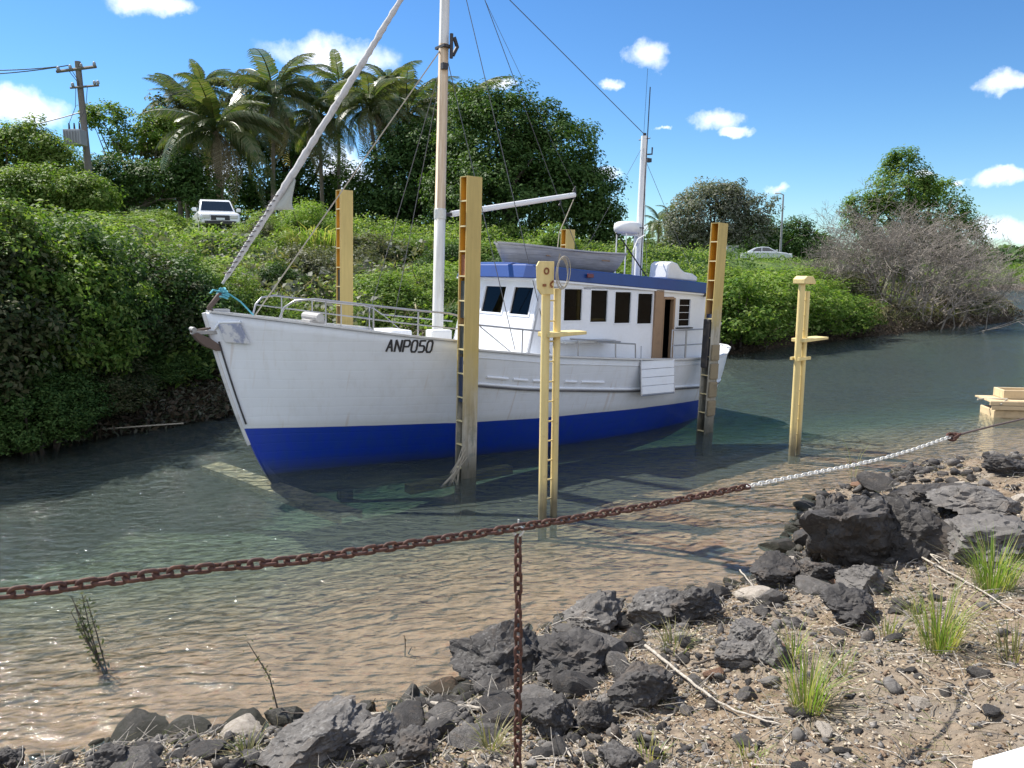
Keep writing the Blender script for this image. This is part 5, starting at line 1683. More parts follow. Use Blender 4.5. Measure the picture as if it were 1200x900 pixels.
# --- bare grey bush: many bare branching limbs
def bare_bush(loc, W, Hh, label, seed, stems=34, name='bare_bush'):
    r = random.Random(seed)
    t = empty(name, loc, label=label, cat='dead bush')
    mb = MB()
    def grow(p, d, l, rad, depth):
        q = p + d * l * .5 + Vector((r.gauss(0, .05), r.gauss(0, .05), r.gauss(0, .05))) * l
        e = q + (d + Vector((r.gauss(0, .25), r.gauss(0, .25), r.gauss(0, .22)))).normalized() * l * .5
        mb.tube([p, q, e], [rad, rad * .8, rad * .6], 4 if depth < 2 else 3, cap=False)
        if depth >= 6: return
        for _ in range(r.choice([2, 2, 3])):
            nd = (d + Vector((r.gauss(0, .55), r.gauss(0, .55), r.gauss(0, .42) + .08 - .03 * depth))).normalized()
            grow(e, nd, l * r.uniform(.62, .85), max(.008, rad * .58), depth + 1)
    for k in range(stems):
        x = r.uniform(-W * .44, W * .34); y = r.uniform(-2.6, 1.6)
        fan = x / (W * .5)
        d = Vector((fan * 1.0 + r.gauss(0, .35), -.35 + r.gauss(0, .4), 1.15 - .4 * abs(fan) + r.gauss(0, .22))).normalized()
        hh = Hh * (1 - .45 * abs(fan) ** 1.5)
        gzv = gz(loc[0] + x, loc[1] + y) - loc[2]
        grow(Vector((x, y, gzv - .2)), d, hh * .27 * r.uniform(.75, 1.15), .05, 0)
    b_ = mb.build('branches', B_grey, t)
    return t
bp = at_y(1052, 370, 42.0)
bare_bush((bp.x, 42.0, gz(bp.x, 42.0)), 6.8, 7.0, 'tangle of bare grey branches on the point at the water', 5, stems=80)
bp2 = at_y(1000, 300, 43.0)
bare_bush((bp2.x, 43.0, gz(bp2.x, 43.0)), 2.6, 6.8, 'sparse bare saplings rising left of the grey tangle', 6, stems=3, name='bare_sapling_clump')
for (px, Y, w_, h_, st__, lb) in ((22, 19.0, 1.8, 2.2, 4, 'small dead grey bush among the greenery at the far left'), (470, 30.0, 2.2, 1.9, 4, 'small dead grey bush on the slope left of the foremast'), (330, 25.5, 2.0, 1.6, 4, 'small bare bush on the slope above the bow rail')):
    b3 = at_y(px, 300, Y); bare_bush((b3.x, Y, gz(b3.x, Y)), w_, h_ * 1.3, lb, int(px), stems=st__, name='dead_bush')
# tall cane grass high on the slope
def cane(px, py_top, Y, w, n, label, seed, mat):
    rr_ = random.Random(seed); p = at_y(px, 300, Y); z = gz(p.x, Y)
    H_ = at_y(px, py_top, Y).z - z
    t = empty('cane_grass', (p.x, Y, z), label=label, cat='cane grass', group='tall grass clumps on the slope')
    mb = MB()
    for _ in range(n):
        a = rr_.uniform(0, 6.28); r_ = w * .5 * rr_.random() ** .6
        b = Vector((r_ * math.cos(a), r_ * math.sin(a), -.1)); l = H_ * rr_.uniform(.55, 1.05); o_ = rr_.uniform(.1, .5)
        d = Vector((math.cos(a) * o_, math.sin(a) * o_, 1)).normalized(); m_ = b + d * l * .6
        e = m_ + Vector((math.cos(a) * .8, math.sin(a) * .8, -.1 + rr_.uniform(-.3, .4))) * l * .42
        wd = Vector((-math.sin(a), math.cos(a), 0)) * .022
        mb.add([b - wd, b + wd, m_ + wd, m_ - wd, e], [(0, 1, 2, 3), (3, 2, 4)])
    me = bpy.data.meshes.new('blades'); me.from_pydata(mb.v, [], mb.f); me.materials.append(mat); link_mesh('blades', me, t)
cane(368, 236, 35, 2.2, 700, 'bright yellow green cane grass left of the pile behind the bow', 1, L_tuft)
cane(338, 262, 32, 2.4, 500, 'straw coloured tall grass below the sail corner', 2, L_dry)
cane(295, 285, 27, 2.0, 500, 'pale tall grass on the slope beside the furled sail', 3, L_dry)
cane(590, 288, 33, 2.2, 400, 'green tall grass just left of the dinghy', 4, L_tuft)
cane(470, 300, 28, 2.0, 400, 'yellowish tall grass left of the foremast', 5, L_tuft)
cane(1000, 345, 37, 2.6, 500, 'dry grass on the eroded bank left of the grey tangle', 6, L_dry)
cane(180, 300, 22, 2.0, 500, 'yellowish tall grass on the slope left of the furled sail', 7, L_tuft)
# --- ground cover, litter and reeds: nobody could count them
def scatter(name, mat, n, fn, leaf, label, cat, aspect=.45, up=.8, seed=0):
    rng = np.random.default_rng(seed)
    P_ = fn(rng, n)
    nr = rng.normal(0, .6, P_.shape) + np.array([-.2, -.2, up])
    V_, Q_ = leaf_quads(P_, nr, leaf, rng, aspect)
    o = link_mesh(name, np_mesh(name, V_, Q_, mat)); tag(o, label, cat, kind='stuff'); return o
def on_bank(rng, n, x0, x1, dmin, dmax, hmin, hmax, hs=.25):
    out = []
    tot = 0
    while tot < n:
        x = rng.uniform(x0, x1, n * 3); y = rng.uniform(8, 90, n * 3)
        # keep what the view can plausibly hold
        keep = np.abs(x / y) < .8
        x, y = x[keep], y[keep]
        d = sdist(np.stack([x, y], 1), FAR)
        k = (d > dmin) & (d < dmax) & (rng.uniform(0, 1, len(x)) < np.clip(24 / y, .15, 1))
        x, y = x[k], y[k]
        c = fbm(x, y, hs, 3, 31) + fbm(x, y, 1.3, 2, 77) * .6
        ok = np.ones(len(x), bool)
        for (cx, cy, cr) in ((-17.0, 41.5, 4.2), (24.3, 71.5, 5.0)):
            ok &= np.hypot(x - cx, (y - cy) * .6) > cr
        x, y, c = x[ok], y[ok], c[ok]
        z = ground_z(x, y)
        hh = hmin + (hmax - hmin) * np.clip(c * 1.7 + .5, 0, 1)
        out.append(np.stack([x, y, z + hh * rng.uniform(.25, 1, len(x)) ** .6], 1)); tot += len(x)
    return np.concatenate(out)[:n]
scatter('creeper', L_mid, 90000, lambda g, n: on_bank(g, n, -40, 10, .3, 26, .1, 1.3, .45), .17, 'green creeper and weeds covering the slope behind the boat', 'creeper', .6, seed=1)
scatter('bright_creeper', L_bright, 40000, lambda g, n: on_bank(g, n, -30, 12, 2.5, 24, .1, 1.4, .6), .16, 'bright leafy vines in patches over the slope', 'vines', .6, seed=2)
scatter('bank_weeds', L_bright, 45000, lambda g, n: on_bank(g, n, 2, 40, 2.0, 30, .15, .7), .15, 'bright green weeds and grass on the right part of the far bank', 'weeds', .3, seed=3)
scatter('broad_leaved_weeds', L_grey, 9000, lambda g, n: on_bank(g, n, -20, -4, 2, 16, .4, 1.7, .5), .24, 'pale glossy broad leaved weeds on the slope below the ute', 'weeds', .7, seed=19)
scatter('dry_grass', L_dry, 13000, lambda g, n: on_bank(g, n, -14, 2, 3, 14, .2, 1.5, .5), .42, 'dry straw coloured grass on the slope above the bow', 'grass', .10, .1, seed=4)
scatter('dry_bank_grass', L_dry, 14000, lambda g, n: on_bank(g, n, 12, 32, .0, 6, .1, .9, .5), .30, 'dry grass on the eroded bank below the bare bush', 'grass', .10, .1, seed=5)
scatter('dark_vines', L_dark, 40000, lambda g, n: on_bank(g, n, -40, 14, 1.5, 24, .0, 1.2, .38), .18, 'dark leafy vines in patches on the slope', 'vines', .6, seed=14)
scatter('leaf_litter', L_dead, 24000, lambda g, n: on_bank(g, n, -30, 32, -.5, 1.6, .05, .9), .14, 'brown dead leaves and twigs along the foot of the far bank', 'litter', .4, seed=6)
scatter('shore_weeds', L_grey, 5000, lambda g, n: on_bank(g, n, -14, -3, -.4, .8, .1, .6), .16, 'grey green seedlings at the water edge of the left bank', 'weeds', .35, seed=7)
def hedge(rng, n):
    px = rng.uniform(60, 470, n); Y = rng.uniform(62, 70, n)
    x = (px - 600) / F * Y
    top = 3.0 + 2.2 * np.clip(.5 + fbm(x, Y, .35, 3, 12) * 2.2, 0, 1)
    return np.stack([x, Y, ground_z(x, Y) + top * rng.uniform(0, 1, n) ** .8], 1)
scatter('undergrowth', L_dark, 30000, hedge, .30, 'dark undergrowth closing the gaps under the palms', 'undergrowth', .55, .5, seed=12)
def wood_line(rng, n):
    a = rng.uniform(-1.1, 1.1, n); D = rng.uniform(150, 230, n)
    x = np.sin(a) * D; y = np.cos(a) * D + 0
    top = 3.5 + 6 * np.clip(.5 + fbm(x, y, .04, 4, 3) * 2, .05, 1)
    top = np.where(x > 60, top * .55, top)
    return np.stack([x, y, 2.0 + top * rng.uniform(0, 1, n) ** .7], 1)
scatter('distant_woods', L_dark, 42000, wood_line, 1.5, 'far off dark woods along the horizon', 'woods', .6, .4, seed=8)
def far_reeds(rng, n):
    x = rng.uniform(50, 160, n); y = np.interp(x, FAR[:, 0], FAR[:, 1]) + rng.uniform(.2, 22, n) ** 1.0
    return np.stack([x, y, ground_z(x, y) + rng.uniform(0, 1.6, n)], 1)
scatter('far_reeds', L_mid, 22000, far_reeds, .7, 'green reeds and scrub on the far shore at the right edge', 'reeds', .25, .3, seed=9)
# exposed roots and eroded stems under the left mangroves
r = random.Random(3)
mb = MB()
for k in range(420):
    px = r.uniform(-60, 300); Y = 13.2 + (px + 60) / 360 * 6.0
    p = at_y(px, 480, Y)
    d0 = r.uniform(-.4, 1.2)
    a = Vector((p.x + r.uniform(-.5, .5), Y + d0 + .35, 0)); a.z = gz(a.x, a.y) - .05
    if a.z < -.5: continue
    b = a + Vector((r.gauss(0, .3), r.uniform(-.7, .2), r.uniform(.3, 1.5)))
    m_ = a.lerp(b, .5) + Vector((r.gauss(0, .1), r.gauss(0, .1), .1))
    mb.tube([a, m_, b], [.018, .014, .008], 4, cap=False)
tag(mb.build('mangrove_roots', B_brown), 'thin brown roots and stems along the left water edge', 'roots', kind='stuff')
rp_ = [at_z(28, 512, .12), at_z(120, 503, .16), at_z(215, 496, .2)]
tag(MB().tube(catm(rp_), .014, 5).build('mooring_line', M_rope), 'pale rope stretched low over the water along the left bank', 'rope')
# ------------------------------------------------------------------ power pole, lamp, cars
pp = at_y(108, 236, 44); pb = Vector((pp.x, 44, gz(pp.x, 44)))
tp = at_y(91, 72, 44)
pole = empty('power_pole', (pb.x, pb.y, pb.z - .3), label='dark timber power pole with two crossarms and a grey transformer', cat='power pole')
O_ = lambda v: Vector(v) - Vector((pb.x, pb.y, pb.z - .3))
T_ = O_(tp)
MB().tube([(0, 0, 0), T_], [.20, .15], 12).build('pole_shaft', M_pole, pole, smooth=60)
axd = Vector((1, .25, 0)).normalized()
def arm(px0, py0, px1, py1, r=.07):
    a, b = O_(at_y(px0, py0, 43.7)), O_(at_y(px1, py1, 44.0))
    M_ = MB().tube([a, b], r, 4)
    return a, b, M_.build('crossarm', M_pole, pole)
a1, b1, c1 = arm(66, 84, 113, 78, .085)
a2, b2, c2 = arm(82, 103, 116, 100, .06)
for (a, b, ts) in ((a1, b1, (.05, .35, .62, .95)), (a2, b2, (.1, .85, .97))):
    for t in ts:
        p = a.lerp(b, t)
        MB().tube([p + Vector((0, 0, .05)), p + Vector((0, 0, .10)), p + Vector((0, 0, .22)), p + Vector((0, 0, .27))], [.04, .09, .08, .03], 8).build('insulator', M_trans, pole, smooth=50)
x0 = O_(at_y(89, 161, 43.3))
tm = MB(); tm.box(x0.x - .50, x0.x + .42, x0.y - .35, x0.y + .35, x0.z - .42, x0.z + .38)
for k in range(6): tm.box(x0.x - .46 + k * .15, x0.x - .42 + k * .15, x0.y - .42, x0.y - .352, x0.z - .36, x0.z + .30)
tmo = tm.build('transformer', M_trans, pole, bevel=.03)
for k in range(3): MB().tube([(x0.x - .32 + k * .28, x0.y, x0.z + .38), (x0.x - .32 + k * .28, x0.y, x0.z + .75)], [.06, .035], 8).build('bushing', M_dark, tmo)
for (p, q) in ((x0 + Vector((-.3, 0, .75)), a2.lerp(b2, .2)), (x0 + Vector((.2, 0, .75)), a2.lerp(b2, .6)), (a2.lerp(b2, .3), a1.lerp(b1, .3)), (a1.lerp(b1, .4) + Vector((0, 0, -.1)), T_ + Vector((.05, -.2, -1.4)))):
    MB().tube([p, p.lerp(q, .5) + Vector((.15, 0, -.1)), q], .018, 4).build('jumper_wire', M_dark, pole)
W0 = Vector((pb.x, pb.y, pb.z - .3))
def sag(a, b, s, n=16): return [a.lerp(b, i / n) + Vector((0, 0, -s * 4 * (i / n) * (1 - i / n))) for i in range(n + 1)]
for (t, px, py, lb) in ((.05, -60, 70, 'upper power line running left from the pole top'), (.35, -60, 86, 'second power line running left just under the upper one')):
    a = a1.lerp(b1, t) + W0 + Vector((0, 0, .25)); b = at_y(px * 3, py - 8, 46)
    tag(MB().tube(sag(a, b, .5), .03, 5).build('power_line', M_wire), lb, 'power line')
a = T_ + W0 + Vector((0, -.2, -2.7)); b = at_y(-260, 150, 40)
tag(MB().tube(sag(a, b, .9), .03, 4).build('power_line', M_wire), 'low thick cable sagging left from the pole across the white cloud', 'power line')

lp = at_y(917, 228, 88); lb_ = Vector((lp.x + .1, 88, gz(lp.x, 88)))
lamp = empty('street_lamp', lb_, label='grey street lamp pole between the two trees behind the silver car', cat='street lamp')
Lh = lp.z - lb_.z
MB().tube([(0, 0, -.2), (0, 0, Lh)], [.14, .09], 8).build('lamp_pole', M_trans, lamp, smooth=60)
MB().tube([(0, 0, Lh - .02), (-.4, -.1, Lh + .12)], .05, 6).build('lamp_arm', M_trans, lamp)
MB().box(-1.0, -.35, -.22, .12, Lh + .06, Lh + .20).build('lamp_head', M_steel_white, lamp, bevel=.04)

def car(loc, rz, kind, label, paint_m, cat='car'):
    t = empty('parked_car', loc, (0, 0, rz), label, cat)
    W = .90
    if kind == 'ute':   # x forward
        low = [(-2.5, .42), (-2.5, 1.02), (-.45, 1.06), (1.0, 1.06), (1.15, 1.05), (2.3, .92), (2.42, .72), (2.40, .42)]
        cab = [(-.62, 1.05), (-.45, 1.62), (.15, 1.70), (.55, 1.62), (1.18, 1.05)]
        wins_ = [(-.35, 1.12, -.30, 1.55, .12, 1.56, .12, 1.12), (.18, 1.12, .18, 1.56, .50, 1.54, .92, 1.12)]
        wx = (-1.55, 1.55); wr = .38
        front = [(1.12, 1.10), (.60, 1.58)]
    else:
        low = [(-2.25, .35), (-2.3, .62), (-2.2, .90), (-1.45, .98), (.85, .96), (1.7, .86), (2.25, .68), (2.3, .36)]
        cab = [(-1.75, .95), (-1.05, 1.34), (-.45, 1.43), (.15, 1.40), (.95, .95)]
        wins_ = [(-1.35, 1.0, -.98, 1.28, -.50, 1.36, -.50, 1.0), (-.43, 1.0, -.43, 1.37, .12, 1.34, .72, 1.0)]
        wx = (-1.35, 1.4); wr = .31
        front = [(.90, .99), (.18, 1.36)]
    b_ = MB(); b_.prism(low, -W, W); body = b_.build('body', paint_m, t, smooth=40, bevel=.07)
    cb_ = MB()
    n_ = len(cab); zt = max(z for _, z in cab); z0 = cab[0][1]
    def yy(z): return (W - .06) - .16 * (z - z0) / (zt - z0)
    vs = [Vector((x, -yy(z), z)) for x, z in cab] + [Vector((x, yy(z), z)) for x, z in cab]
    cb_.add(vs, [tuple(range(n_)), tuple(range(2 * n_ - 1, n_ - 1, -1))] + [(i, i + n_, (i + 1) % n_ + n_, (i + 1) % n_) for i in range(n_)])
    cb_.build('cabin', paint_m, t, smooth=40, bevel=.04)
    for sd in (-1, 1):
        for w_ in wins_:
            pts = [(w_[i], w_[i + 1]) for i in range(0, 8, 2)]
            A_ = [Vector((x, sd * (yy(z) + .006), z)) for x, z in pts]; B_ = [p - Vector((0, sd * .02, 0)) for p in A_]
            MB().add(A_ + B_, fx).build('side_window', M_carglass, t)
    (xa, za), (xb, zb) = front
    dn_ = Vector((zb - za, 0, xa - xb)).normalized() * .012
    A_ = [Vector((xa, -yy(za) + .08, za)) + dn_, Vector((xa, yy(za) - .08, za)) + dn_, Vector((xb, yy(zb) - .08, zb)) + dn_, Vector((xb, -yy(zb) + .08, zb)) + dn_]
    MB().add(A_ + [p - dn_ * 2 for p in A_], fx).build('windscreen', M_carglass, t)
    for x in wx:
        for sd in (-1, 1):
            w = MB().tube([(x, sd * (W - .22), wr), (x, sd * (W + .005), wr)], wr, 20).build('wheel', M_rubber, t, smooth=50)
            MB().tube([(x, sd * (W - .02), wr), (x, sd * (W + .015), wr)], wr * .6, 14).build('rim', M_galv, w, smooth=50)
    xf = low[-2][0]
    for sd in (-1, 1):
        MB().box(xf - .22, xf + .02, sd * .62 - .17, sd * .62 + .17, low[-2][1] - .06, low[-2][1] + .12).build('headlight', M_galv, t, bevel=.03)
        MB().box(.78, .95, sd * (W + .12) - .1, sd * (W + .12) + .1, z0 + .02, z0 + .2).build('mirror', paint_m, t, bevel=.03)
    MB().box(xf - .04, xf + .035, -.42, .42, low[-2][1] - .12, low[-2][1] + .10).build('grille', M_dark, t, bevel=.01)
    MB().box(xf - .04, xf + .045, -.7, .7, .44, .56).build('bumper_intake', M_dark, t)
    MB().box(xf + .03, xf + .06, -.19, .19, .60 if kind == 'ute' else .46, .70 if kind == 'ute' else .56).build('number_plate', M_white, t)
    return t
M_carwhite = paint('white_car_paint', (.78, .80, .82), (.6, .6, .58), .2, .2, 2)
M_carsilver = paint('silver_car_paint', (.62, .65, .68), (.5, .5, .5), .2, .2, 2, metallic=.2)
cp_ = at_y(253, 266, 44); cz = at_y(253, 275, 44).z
c_ute = car((cp_.x, 44, cz), R(-90 + 26), 'ute', 'white ute parked facing the river above the slope', M_carwhite, 'ute')
c_ute.scale = (1.12, 1.12, 1.12)
sc2 = at_y(897, 309, 74)
car((sc2.x, 74, sc2.z + .15), R(-12), 'sedan', 'silver sedan parked on the far road left of the street lamp', M_carsilver)
# earth pad under the cars keeps them standing on the bank
for (nm, loc, w_) in (('car_park', (cp_.x, 44, cz), 4.5), ('road_shoulder', (sc2.x, 74, sc2.z + .15), 6)):
    pd = MB(); nS = 40
    vs = [Vector((0, 0, -.02))] + [Vector((w_ * math.cos(k * 2 * math.pi / nS), w_ * math.sin(k * 2 * math.pi / nS), -.02)) for k in range(nS)] + [Vector((w_ * 1.6 * math.cos(k * 2 * math.pi / nS), w_ * 1.6 * math.sin(k * 2 * math.pi / nS), -1.6)) for k in range(nS)]
    pd.add(vs, [(0, 1 + k, 1 + (k + 1) % nS) for k in range(nS)] + [(1 + k, 1 + nS + k, 1 + nS + (k + 1) % nS, 1 + (k + 1) % nS) for k in range(nS)])
    o = pd.build(nm, paint(nm + '_earth', (.07, .10, .03), (.15, .12, .06), .6, .9, 1.0)); o.location = loc; tag(o, kind='structure')
sg = at_y(857, 306, 72)
sgt = empty('utility_cabinet', (sg.x, 72, sg.z - .4), label='grey box cabinet standing left of the silver sedan', cat='cabinet')
MB().box(-.52, .52, -.25, .25, 0, 1.75).build('cabinet_body', M_trans, sgt, bevel=.02)
MB().box(-.56, .56, -.3, .3, 1.75, 1.80).build('cabinet_top', M_galv, sgt)
MB().box(-.02, .02, -.262, -.251, .2, 1.6).build('door_seam', M_dark, sgt)

# ------------------------------------------------------------------ rocks
def rock_mesh(seed, sub=3, sx=1, sy=1, sz=.7, planes=13, rough=.06, mat=None, name='rock'):
    import bmesh
    rg = np.random.default_rng(seed)
    bm = bmesh.new(); bmesh.ops.create_icosphere(bm, subdivisions=sub, radius=1)
    D = np.array([v.co[:] for v in bm.verts]); D /= np.linalg.norm(D, axis=1, keepdims=True)
    nn_ = rg.normal(size=(planes, 3)); nn_ /= np.linalg.norm(nn_, axis=1, keepdims=True)
    hh = rg.uniform(.5, 1.0, planes)
    dots = D @ nn_.T
    rr = np.where(dots > .05, hh / np.maximum(dots, .05), 9).min(1)
    rr = np.minimum(rr, 1.15)
    P_ = D * rr[:, None]
    off = rg.uniform(0, 50, 3)
    for v, p in zip(bm.verts, P_):
        q = Vector(p * 2.2 + off); q2 = Vector(p * 6.5 + off)
        n_ = mnoise.noise(q) * rough * 1.6 + mnoise.noise(q2) * rough * .8
        if sub >= 4:
            n_ += mnoise.noise(Vector(p * 17 + off)) * rough * .45 - abs(mnoise.noise(Vector(p * 4.2 + off * 2))) * rough * 1.2
        v.co = Vector((p[0] * sx, p[1] * sy, p[2] * sz)) * (1 + n_)
    me = bpy.data.meshes.new(name); bm.to_mesh(me); bm.free()
    if mat: me.materials.append(mat)
    me.shade_smooth(); me.set_sharp_from_angle(angle=R(18 if sub < 4 else 24))
    return me
ROCKS = []     # (object, px, py, size) for the wording below
def add_rock(me, p, s, rot, mat, sink=.3, scl=(1, 1, 1)):
    o = bpy.data.objects.new('rock', me); COL.objects.link(o)
    if mat is not None and me.materials[0] != mat:
        o.material_slots[0].link = 'OBJECT'; o.material_slots[0].material = mat
    o.location = (p.x, p.y, p.z + s * (.5 - sink)); o.rotation_euler = rot
    o.scale = (s * scl[0], s * scl[1], s * scl[2])
    return o
def boulder(px, py, wpx, hpx, seed, mat, label, depth=1.0, rz=0, sub=5, planes=18, rough=.13, sink=.0):
    """a boulder whose outline fills a box in the photo: centre px,py, width and height in pixels"""
    g = hit(px, py + hpx * .42)
    k = math.hypot(g.y, CAM_H - g.z) / F
    w, h = wpx * k, hpx * k * 1.12
    me = rock_mesh(seed, sub, w * .56, w * .50 * depth, h * .50, planes, rough, mat)
    o = bpy.data.objects.new('boulder', me); COL.objects.link(o)
    o.location = (g.x, g.y + w * .18 * depth, g.z + h * .24 - sink); o.rotation_euler = (0, 0, rz)
    tag(o, label, 'boulder', 'large boulders along the near shore'); return o
boulder(592, 776, 122, 64, 41, K_dark, 'large dark boulder at the water edge behind the hanging chain', rz=.3)
boulder(700, 724, 86, 44, 42, K_grey, 'rounded grey boulder at the water edge right of the hanging chain', rz=.8)
boulder(682, 777, 96, 40, 43, K_dark, 'flat dark boulder between the chain boulder and the round black boulder', rz=1.4)
boulder(757, 808, 74, 46, 44, K_dark, 'round black boulder right of the hanging chain', rz=.2)
boulder(650, 838, 62, 44, 45, K_dark, 'black rounded boulder low beside the hanging chain', rz=2.0)
boulder(697, 845, 50, 34, 46, K_dark, 'squat dark boulder below the round black boulder', rz=.1)
boulder(765, 712, 82, 44, 47, K_grey, 'pale topped boulder at the water edge, second right of the chain', rz=.5)
boulder(823, 708, 66, 38, 57, K_dark, 'low dark boulder at the water edge left of the long rocks', rz=.9)
boulder(1012, 610, 132, 125, 48, K_dark, 'great dark outcrop rising at the water edge near the right', rz=.4, depth=.8)
boulder(968, 622, 60, 88, 58, K_dark, 'dark left shoulder of the great outcrop', rz=1.0, depth=.9)
boulder(1075, 622, 90, 76, 59, K_dark, 'dark block joined to the right of the great outcrop', rz=2.2)
boulder(1100, 580, 84, 40, 49, K_dark, 'dark layered boulder behind the great outcrop', rz=.7)
boulder(1160, 588, 90, 40, 60, K_grey, 'grey boulder at the right edge behind the great outcrop', rz=.2)
boulder(1185, 548, 60, 26, 50, K_dark, 'low dark boulder farthest right on the shore', rz=.2)
boulder(1160, 632, 110, 44, 51, K_grey, 'broad smooth grey boulder above the rightmost grass tuft', rz=.6)
boulder(915, 672, 74, 38, 52, K_dark, 'dark boulder at the water edge left of the great outcrop', rz=1.2)
boulder(1000, 712, 66, 34, 53, K_dark, 'dark wedge shaped boulder below the great outcrop', rz=.3)
boulder(1015, 675, 60, 40, 61, K_grey, 'split grey boulder at the foot of the great outcrop', rz=1.9)
boulder(960, 672, 44, 32, 62, K_dark, 'small dark boulder between the outcrop and the shore boulder', rz=.1)
boulder(362, 874, 118, 56, 54, K_grey, 'large pale grey boulder at the bottom left of the shore', rz=.4)
boulder(128, 893, 48, 34, 55, K_dark, 'small dark wedge boulder at the bottom left by the water', rz=.9)
boulder(4, 893, 36, 30, 56, K_dark, 'dark boulder at the bottom left corner of the photo', rz=.1)
boulder(885, 742, 46, 34, 63, K_grey, 'grey block on the shore above the leftmost grass tuft', rz=.5)
boulder(905, 760, 40, 46, 64, K_grey, 'upright grey block beside the leftmost grass tuft', rz=1.5)
boulder(868, 768, 50, 32, 65, K_grey, 'pale grey block left of the upright grey block', rz=.8)
boulder(490, 878, 60, 40, 66, K_dark, 'dark boulder at the bottom edge left of the hanging chain', rz=.8)
boulder(430, 868, 60, 32, 67, K_grey, 'grey boulder at the bottom edge right of the large pale boulder', rz=.4)
boulder(725, 890, 44, 28, 68, K_dark, 'dark boulder at the bottom edge right of the hanging chain', rz=.4)

# loose stones: individuals, the wording worked out from where each one lies
protos = [rock_mesh(100 + i, 3, 1, random.Random(i).uniform(.65, 1), random.Random(i + 9).uniform(.45, .75), 10 + i % 5, .05, K_grey) for i in range(14)]
rs = random.Random(17)
cand = []
tries = 0
taken = []
while len(cand) < 265 and tries < 9000:
    tries += 1
    px, py = rs.uniform(150, 1215), rs.uniform(560, 905)
    g = hit(px, py)
    dn = float(-sdist([[g.x, g.y]], NEAR)[0])
    if dn < -.15 or dn > 4.2: continue
    if rs.random() > math.exp(-max(0, dn - .8) / .85): continue
    s = rs.choice([.06, .07, .08, .10, .12, .15]) * rs.uniform(.8, 1.3) * (1.3 if dn < 1.3 else .5)
    if g.y > 8: s *= 1.35
    if any((g.x - a) ** 2 + (g.y - b) ** 2 < ((s + c) * .62) ** 2 for a, b, c in taken): continue
    taken.append((g.x, g.y, s)); cand.append((px, py, g, s, dn))
marks = [('the strung chain boulder', 592, 790), ('the hanging chain', 607, 870), ('the round black boulder', 757, 808), ('the leftmost grass tuft', 945, 810), ('the middle grass tuft', 1097, 730),
         ('the rightmost grass tuft', 1165, 665), ('the great outcrop', 1010, 610), ('the large pale grey boulder', 362, 872), ('the upright grey block', 905, 760), ('the wedge shaped boulder', 1000, 712),
         ('the pale topped boulder', 765, 712), ('the bleached long branch', 850, 830), ('the white panel', 1165, 880)]
marks[0] = ('the large dark chain boulder', 592, 772)
cols = {'dark grey': K_dark, 'grey': K_grey, 'reddish brown': K_brown, 'pale': K_pale}
regs = {}
for (px, py, g, s, dn) in cand:
    cname = rs.choices(list(cols), [9, 5, .6, .8])[0]
    mi = min(range(len(marks)), key=lambda i: (marks[i][1] - px) ** 2 + ((marks[i][2] - py) * 1.4) ** 2)
    dx, dy = px - marks[mi][1], py - marks[mi][2]
    where = ('left of' if dx < 0 else 'right of') if abs(dx) > abs(dy) * 1.3 else ('behind' if dy < 0 else 'in front of')
    regs.setdefault((cname, where, mi), []).append((s, px, py, g))
ORD = ['', 'second ', 'third ', 'fourth ', 'fifth ', 'sixth ', 'seventh ', 'eighth ', 'ninth ', 'tenth ', 'eleventh ', 'twelfth ']
for (cname, where, mi), L in regs.items():
    L.sort(key=lambda t: -t[0])
    for k, (s, px, py, g) in enumerate(L):
        o = add_rock(rs.choice(protos), g, s, (rs.uniform(-.3, .3), rs.uniform(-.3, .3), rs.uniform(0, 6.28)), cols[cname], sink=rs.uniform(.25, .45), scl=(1, rs.uniform(.75, 1), rs.uniform(.7, 1)))
        if len(L) == 1: lb = f'only {cname} loose stone lying {where} {marks[mi][0]}'
        elif k < 12: lb = f'{ORD[k]}largest {cname} loose stone {where} {marks[mi][0]}'
        else: lb = f'very small {cname} loose stone {where} {marks[mi][0]}'
        tag(o, lb, 'stone', 'loose stones on the near shore')

